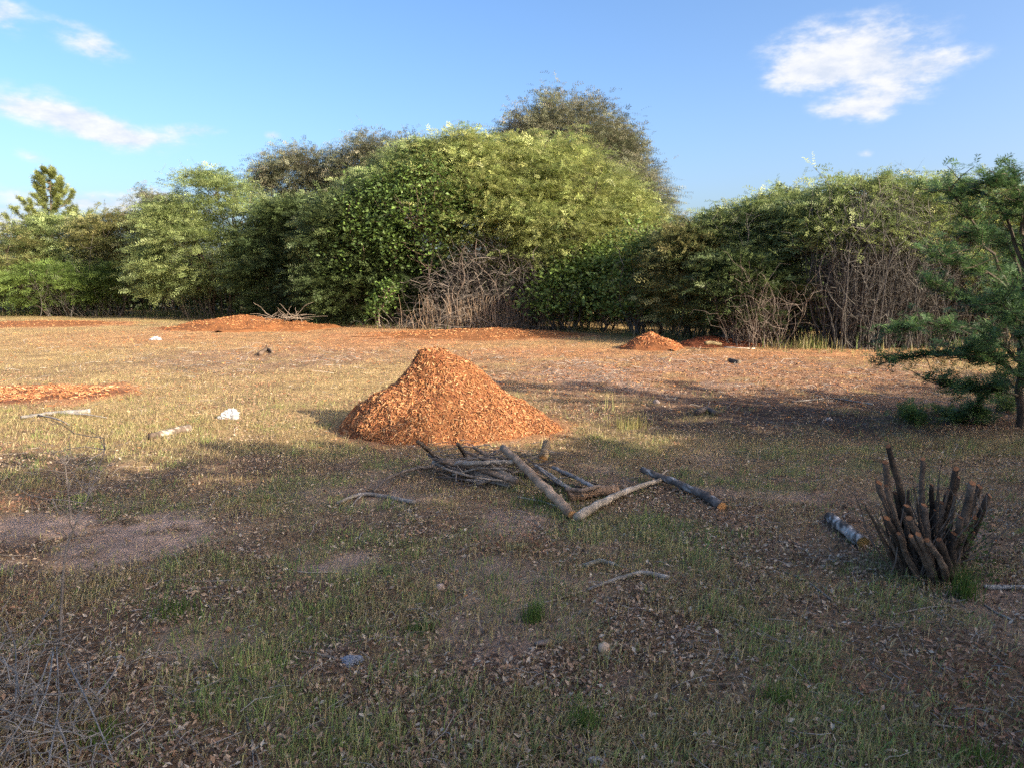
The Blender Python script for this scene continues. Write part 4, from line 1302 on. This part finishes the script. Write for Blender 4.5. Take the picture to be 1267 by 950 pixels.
def dry_brush():
    rng = np.random.default_rng(55)
    b = at(10, 905)
    root = empty('dry_brush', b)
    tag(root, 'heap of thin dry grey branches in the near left corner', 'brush')
    br = [[(-40, 900), (40, 850), (120, 815)], [(0, 935), (40, 872), (66, 800)], [(20, 870), (20, 800), (8, 768)], [(60, 945), (74, 870), (70, 800)], [(-20, 800), (20, 830), (24, 860)], [(70, 890), (82, 920), (86, 952)], [(30, 860), (80, 858), (130, 850)], [(84, 820), (110, 870), (140, 940)],
          [(10, 940), (90, 900), (150, 840)], [(-40, 860), (30, 888), (110, 912)], [(28, 800), (50, 770), (70, 740)], [(120, 860), (140, 835), (150, 810)], [(-60, 930), (0, 890), (60, 862)], [(66, 806), (60, 850), (40, 900)]]
    for i, pix in enumerate(br):
        l = rng.uniform(.03, .22, 3)
        pts = [at(px, py, z) - b for (px, py), z in zip(pix, l)]
        P, T, ring = rod(pts, rng.uniform(.0028, .0055), .002, 6, rng, .12, K=14)
        m = MB(); rod_mesh(m, ring, np.array([.27, .245, .215]) * rng.uniform(.55, 1.15))
        m.build('branch', M_WOOD, root, True)
    m = MB()
    n = 210
    px, py = rng.normal(40, 60, n), rng.uniform(780, 960, n)
    a = np.array([at(x, y, z) for x, y, z in zip(px, py, rng.uniform(.0, .2, n))]) - b
    e = a + np.stack([rng.normal(0, .12, n), rng.normal(0, .12, n), rng.normal(0, .06, n)], 1)
    e[:, 2] = np.maximum(e[:, 2], .01)
    tubes(m, paths(a, e, 6, .1, 0, rng), taper(n, 6, rng.uniform(.0012, .003, n), np.full(n, .001)), 4, np.array([.26, .235, .205]) * rng.uniform(.5, 1.2, (n, 1)))
    o = m.build('twigs', M_TWIG, root)
    o['kind'] = 'stuff'


dry_brush()


def far_brush():
    rng = np.random.default_rng(56)
    b = W(348, 400, 23.8); b[2] = 0
    root = empty('dead_brush', b)
    tag(root, 'small pile of pale dry branches on the long chip mound', 'brush')
    n = 36
    a = np.stack([rng.normal(0, .35, n), rng.normal(0, .2, n), rng.uniform(.25, .45, n)], 1)
    e = a + np.stack([rng.normal(0, .45, n), rng.normal(0, .2, n), rng.uniform(-.1, .45, n)], 1)
    m = MB()
    tubes(m, paths(a, e, 7, .05, -.05, rng), taper(n, 7, np.full(n, .010), np.full(n, .004)), 4, np.array([.26, .205, .155]) * rng.uniform(.5, 1.2, (n, 1)))
    tag(m.build('branches', M_TWIG, root), kind='stuff')


far_brush()

# ------------------------------------------------------------------ litter and stones


def stone(label, px, py, r, col, seed, name='stone', cat='stone', sq=(1, .8, .75)):
    rng = np.random.default_rng(seed)
    nu, nv = 14, 9
    a, e = np.meshgrid(np.linspace(0, 2 * math.pi, nu, endpoint=False), np.linspace(-1.45, 1.45, nv))
    d = np.stack([np.cos(a) * np.cos(e), np.sin(a) * np.cos(e), np.sin(e)], -1)
    k = rng.normal(0, 1, (7, 3)); k = unit(k)
    rad = np.ones(d.shape[:2])
    for q in k:
        rad = np.minimum(rad, rng.uniform(.72, .95) / np.maximum(d @ q, .3))
    v = d * rad[..., None] * r * np.array(sq)
    i = np.arange(nu * nv).reshape(nv, nu); nx = np.roll(i, -1, axis=1)
    q = np.stack([i[:-1], nx[:-1], nx[1:], i[1:]], -1).reshape(-1, 4)
    m = MB().add(v.reshape(-1, 3), q, np.array(col))
    m.t.append(np.array([[0, j + 1, j] for j in range(1, nu - 1)]))
    m.t.append(np.array([[(nv - 1) * nu, (nv - 1) * nu + j, (nv - 1) * nu + j + 1] for j in range(1, nu - 1)]))
    p = at(px, py); p[2] = gz(p) + r * sq[2] * .55
    o = m.build(name, M_STONE, loc=p)
    o.rotation_euler = (rng.uniform(-.3, .3), rng.uniform(-.3, .3), rng.uniform(0, 6))
    return tag(o, label, cat)


stone('small pale tan square stone on the shaded near ground', 545, 729, .028, (.50, .36, .27), 1)
stone('rounded pale tan stone on the dark mulch in the foreground', 747, 806, .034, (.52, .37, .25), 2)
stone('tiny pale chip of stone just below the rounded stone', 758, 847, .014, (.50, .38, .25), 3)
stone('grey-white stone at the bottom edge of the picture', 738, 941, .024, (.42, .38, .36), 4, sq=(1.3, .8, .5))
stone('flat brown stone left of the rounded tan stone', 672, 797, .035, (.25, .18, .135), 5, sq=(1.3, 1, .4))
stone('small brown stone at left beside the green tuft', 282, 780, .02, (.34, .21, .12), 6)
stone('pale grey stone in the dark mulch strip at right', 1026, 521, .04, (.36, .30, .27), 7)
stone('grey lump at the left end of the dark mulch strip', 812, 500, .05, (.27, .22, .2), 8)


def bag(label, px, py, w, h, seed, col=(.80, .82, .85), flat=1.0):
    """crumpled plastic film with folds"""
    rng = np.random.default_rng(seed)
    nu, nv = 26, 16
    a, e = np.meshgrid(np.linspace(0, 2 * math.pi, nu, endpoint=False), np.linspace(-.3, 1.5, nv))
    d = np.stack([np.cos(a) * np.cos(e), np.sin(a) * np.cos(e), np.sin(e)], -1)
    rad = 1 + .35 * np.sin(a * 3 + rng.uniform(0, 6)) * np.cos(e) + .22 * np.abs(np.sin(a * 7 + e * 5 + 1)) + rng.normal(0, .13, a.shape)
    v = d * rad[..., None] * np.array([w, w * .6, h])
    v[..., 0] += .3 * w * v[..., 2] / h
    i = np.arange(nu * nv).reshape(nv, nu); nx = np.roll(i, -1, axis=1)
    q = np.stack([i[:-1], nx[:-1], nx[1:], i[1:]], -1).reshape(-1, 4)
    p = at(px, py); p[2] = gz(p) + .01
    o = MB().add(v.reshape(-1, 3), q, np.array(col)).build('plastic_bag', M_PLASTIC, loc=p)
    return tag(o, label, 'bag')


bag('crumpled white plastic bag in the sunlit dry grass', 284, 518, .085, .085, 1, (.66, .66, .66))
bag('small white plastic scrap far off near the left shrubs', 191, 421, .11, .075, 2, (.55, .57, .62))
bag('bluish clear plastic scrap on the shaded near ground', 434, 820, .035, .022, 3, (.32, .35, .41))

# ------------------------------------------------------------------ grass, leaf litter, splinters (nobody could count them)


def scatter(n, y0, y1, power, rng, xpad=1.0):
    """ground points, denser near the viewer's side of the clearing"""
    t = rng.random(n)
    y = y0 * (y1 / y0) ** (t ** power)
    half = y * .70 + xpad
    x = rng.uniform(-1, 1, n) * half
    return x, y


def surf_h(x, y):
    return gh(x, y)


def off_heaps(x, y, lim=.98):
    ok = np.ones(len(x), bool)
    for h in HEAPS:
        _, d = heap_h(x, y, h)
        ok &= d > lim
    return ok & (y < shrub_line(x) + 1.0)


def blades(mb, x, y, h, w, col, lean, rng, seg=2):
    n = len(x)
    a = rng.uniform(0, 2 * math.pi, n)
    d = np.stack([np.cos(a), np.sin(a), np.zeros(n)], 1)
    s = np.stack([-np.sin(a + .6), np.cos(a + .6), np.zeros(n)], 1)
    b = np.stack([x, y, surf_h(x, y) - .004], 1)
    le = lean[:, None]
    hh = h[:, None]
    m_ = b + d * hh * le * .35 + np.array([0, 0, 1]) * hh * np.sqrt(np.maximum(1 - (le * .6) ** 2, .05)) * .55
    t_ = b + d * hh * le * 1.0 + np.array([0, 0, 1]) * hh * np.sqrt(np.maximum(1 - np.minimum(le, .99) ** 2, .02))
    ww = w[:, None]
    if seg == 2:
        v = np.stack([b - s * ww * .5, b + s * ww * .5, m_ + s * ww * .4, m_ - s * ww * .4, t_], 1)
        i = np.arange(n)[:, None] * 5
        k = mb.n
        mb.add(v, i + np.array([[0, 1, 2, 3]]), np.repeat(col, 5, axis=0))
        mb.t.append(i + np.array([[3, 2, 4]]) + k)
    else:
        v = np.stack([b - s * ww * .5, b + s * ww * .5, t_], 1)
        mb.add(v, np.arange(n * 3).reshape(-1, 3), np.repeat(col, 3, axis=0))


def tufted(nc, per, y0, y1, power, rng, key, sig, thr=.5, clip=1.0):
    x, y = scatter(nc, y0, y1, power, rng)
    z = zones(x, y)
    ok = (rng.random(nc) < z[key] * clip) & off_heaps(x, y)
    x, y = x[ok], y[ok]
    k = np.repeat(np.arange(len(x)), per)
    sg = (sig * rng.uniform(.5, 1.6, len(x)))[k]
    return x[k] + rng.normal(0, 1, len(k)) * sg, y[k] + rng.normal(0, 1, len(k)) * sg, k, len(x)


def ground_cover():
    rng = np.random.default_rng(404)
    # green grass
    g = MB()
    for (nc, per, y0, y1, hmin, hmax, w, sig) in ((15000, 24, 2.0, 9.5, .015, .06, .0038, .05), (5000, 9, 8.5, 28, .06, .15, .007, .09)):
        x, y, k, n = tufted(nc, per, y0, y1, 1.0, rng, 'green', sig)
        m = len(x)
        hs = (rng.uniform(.4, 1.0, n) + rng.exponential(.35, n))[k]
        tc = np.array([(.26, .34, .10), (.32, .36, .12), (.43, .40, .17), (.19, .27, .08)])[rng.integers(0, 4, n)][k]
        sunny = sst(6.5, 9, y)[:, None]
        tc = tc * (1 - .6 * sunny) + np.array([.34, .32, .11]) * .6 * sunny
        dry = (rng.random(m) < .25)[:, None]
        col = np.where(dry, np.array([[.32, .26, .14]]), tc) * rng.uniform(.7, 1.25, (m, 1))
        blades(g, x, y, rng.uniform(hmin, hmax, m) * hs, w * rng.uniform(.7, 1.3, m), col, rng.uniform(.1, .85, m), rng, 2 if y1 < 12 else 1)
    tag(g.build('grass', M_GRASS), None, None, None, 'stuff')
    # dry straw: near it lies flat and thin, in the sunlit part it stands thicker
    s = MB()
    for (n, y0, y1, hmin, hmax, w, dens) in ((150000, 1.9, 9, .02, .085, .0040, .5), (190000, 6.5, 30, .035, .12, .0058, 1.0)):
        x, y = scatter(n, y0, y1, .85, rng)
        z = zones(x, y)
        p = (1 - .8 * z['mulch_shade']) * np.clip(z['straw'] * dens + .95 * (1 - z['dirt']) * (y < 9) * (.12 + .88 * sst(.50, .60, fbm(x * 1.7, y * 1.7, 161))) + .08 * z['debris'] + .03, 0, 1) * (1 - .95 * z['orange'])
        ok = (rng.random(n) < p) & off_heaps(x, y)
        x, y = x[ok], y[ok]; m = len(x)
        pal = np.array([(.45, .345, .17), (.37, .265, .125), (.53, .42, .225), (.28, .20, .10), (.37, .335, .13)])
        col = pal[rng.integers(0, 5, m)] * rng.uniform(.7, 1.2, (m, 1))
        blades(s, x, y, rng.uniform(hmin, hmax, m), w * rng.uniform(.6, 1.4, m), col, rng.uniform(.55, .99, m), rng, 2 if y1 < 12 else 1)
    tag(s.build('dry_grass', M_GRASS), None, None, None, 'stuff')
    # dead leaves and bark bits
    l = MB()
    n = 330000
    x, y = scatter(n, 1.9, 13, .95, rng)
    z = zones(x, y)
    p = np.clip(.9 + .4 * z['debris'] - 1.0 * z['dirt'] - .5 * z['green'] - .35 * z['straw'], .05, 1) * (.35 + .65 * sst(.44, .55, fbm(x * 1.5, y * 1.5, 91)))
    ok = (rng.random(n) < p) & off_heaps(x, y)
    x, y = x[ok], y[ok]; m = len(x)
    ok2 = rng.random(m) < (1 - .45 * sst(6, 9, y))
    x, y = x[ok2], y[ok2]; m = len(x)
    red = np.clip(sst(7, 10, y) * .7 + sst(.56, .68, fbm(x * 1.1 + 9, y * 1.1, 93)), 0, 1)[:, None]
    pal = np.array([(.30, .195, .13), (.42, .31, .215), (.10, .064, .045), (.52, .42, .31), (.36, .225, .14), (.58, .48, .36)])
    col = pal[rng.choice(6, m, p=[.24, .23, .24, .10, .14, .05])]
    col = col * (1 - red * .6) + np.array([.27, .115, .06]) * red * .6
    col = col * rng.uniform(.7, 1.25, (m, 1))
    leaves(l, np.stack([x, y, surf_h(x, y) + rng.uniform(.001, .016, m)], 1), .023 * np.clip(np.exp(rng.normal(0, .42, m)), .4, 1.25) * (1 + .4 * sst(6, 12, y)), col, flat=.6, wid=.27, rng=rng)
    tag(l.build('leaf_litter', M_LITTER), None, None, None, 'stuff')
    # broken twigs
    t = MB()
    n = 36000
    x, y = scatter(n, 2.0, 22, .9, rng)
    z = zones(x, y)
    ok = (rng.random(n) < np.clip(.45 - .33 * sst(6, 8, y) + .8 * z['debris'] - .3 * z['dirt'], 0.03, 1)) & off_heaps(x, y)
    x, y = x[ok], y[ok]; m = len(x)
    a = rng.uniform(0, 2 * math.pi, m); ln = np.minimum(rng.lognormal(-2.75, .6, m), .28) * (1 + 1.4 * sst(7, 14, y))
    A = np.stack([x, y, surf_h(x, y) + .004], 1)
    B = A + np.stack([np.cos(a) * ln, np.sin(a) * ln, rng.uniform(0, .25, m) * ln], 1)
    r = rng.uniform(.0009, .0023, m) * (1 + 1.2 * sst(6, 14, y))
    pal = np.array([(.28, .25, .22), (.20, .165, .135), (.36, .32, .28), (.11, .085, .07)])
    tubes(t, paths(A, B, 4, .08, 0, rng), taper(m, 4, r, r * .6), 3, pal[rng.integers(0, 4, m)] * rng.uniform(.7, 1.2, (m, 1)))
    tag(t.build('broken_twigs', M_TWIG), None, None, None, 'stuff')
    # loose chips strewn about
    c = MB()
    n = 60000
    x, y = scatter(n, 2.0, 28, .8, rng)
    z = zones(x, y)
    ok = (rng.random(n) < np.clip(z['orange'] * .8 + .22 * z['debris'] + .03, 0, 1)) & off_heaps(x, y, .9)
    x, y = x[ok], y[ok]; m = len(x)
    col = CHIP_PAL[rng.integers(0, 7, m)] * rng.uniform(.6, 1.15, (m, 1))
    N_ = np.tile(np.array([[0, 0, 1.]]), (m, 1))
    chips(c, np.stack([x, y, surf_h(x, y) + .004], 1), N_, .015 + .026 * sst(4, 12, y), col, rng)
    tag(c.build('strewn_wood_chips', M_CHIP), None, None, None, 'stuff')
    # taller grass and weeds along the foot of the shrubs
    w = MB()
    n = 22000
    x = rng.uniform(-24, 15, n)
    y = shrub_line(x) - np.abs(rng.normal(0, .75, n)) + .7
    p = sst(.4, .62, fbm(x * .9, y * .5, 97)) * (1 - .6 * sst(2, 4, x)) * (1 - .85 * sst(-6.0, -4.5, x) * sst(1.3, 0, x))
    ok = (rng.random(n) < np.clip(p, .05, 1)) & off_heaps(x, y, 1.0)
    x, y = x[ok], y[ok]; m = len(x)
    pal = np.array([(.15, .19, .05), (.20, .21, .07), (.30, .26, .11), (.10, .14, .035), (.38, .31, .16)])
    clump = rng.random(m) < .5
    blades(w, x, y, rng.uniform(.06, .5, m) * (.25 + 1.2 * fbm(x * 2.2, y * 2, 98) ** 1.5), rng.uniform(.008, .018, m), pal[rng.integers(0, 5, m)] * rng.uniform(.7, 1.2, (m, 1)), rng.uniform(.05, .6, m), rng, 2)
    tag(w.build('tall_grass', M_GRASS), None, None, None, 'stuff')


ground_cover()


def grass_tuft(label, px, py, n, h, sig, seed, pal=((.10, .17, .03), (.13, .19, .04), (.08, .13, .03))):
    rng = np.random.default_rng(seed)
    b = at(px, py)
    x, y = rng.normal(0, sig, n), rng.normal(0, sig, n)
    m = MB()
    col = np.array(pal)[rng.integers(0, len(pal), n)] * rng.uniform(.7, 1.25, (n, 1))
    blades(m, x + b[0], y + b[1], rng.uniform(.45, 1.0, n) * h, rng.uniform(.0025, .0045, n), col, rng.uniform(.05, .7, n), rng, 2)
    for v in m.v:
        v -= np.array([b[0], b[1], 0])
    o = empty('grass_tuft', (b[0], b[1], 0))
    tag(m.build('blades', M_GRASS, o), kind='stuff')
    tag(o, label, 'grass tuft')


grass_tuft('upright bright green grass tuft below the wood pile', 661, 764, 150, .13, .035, 1)
grass_tuft('dense green grass tuft near the bottom edge right of centre', 722, 896, 130, .10, .03, 2)
grass_tuft('short green grass tuft left of the square stone', 515, 776, 140, .06, .045, 3)
grass_tuft('small green grass tuft at the right of the near mulch', 965, 866, 120, .09, .035, 4)
grass_tuft('wide green grass tuft in the near left', 215, 760, 220, .10, .07, 5)
grass_tuft('green grass tuft beside the dry brush heap', 128, 918, 160, .08, .045, 6)
grass_tuft('tall green weed tuft growing right of the cut stump', 1192, 735, 150, .22, .04, 7)
grass_tuft('sunlit yellow grass clump behind the wood pile', 780, 530, 160, .22, .10, 8, ((.40, .32, .13), (.34, .30, .11), (.28, .26, .08)))  # yellow palette carries the sun falling on this patch
grass_tuft('green grass clump right under the wood pile log', 664, 622, 200, .13, .09, 9)
grass_tuft('small green grass tuft near the bottom right corner', 1215, 938, 160, .10, .06, 10)
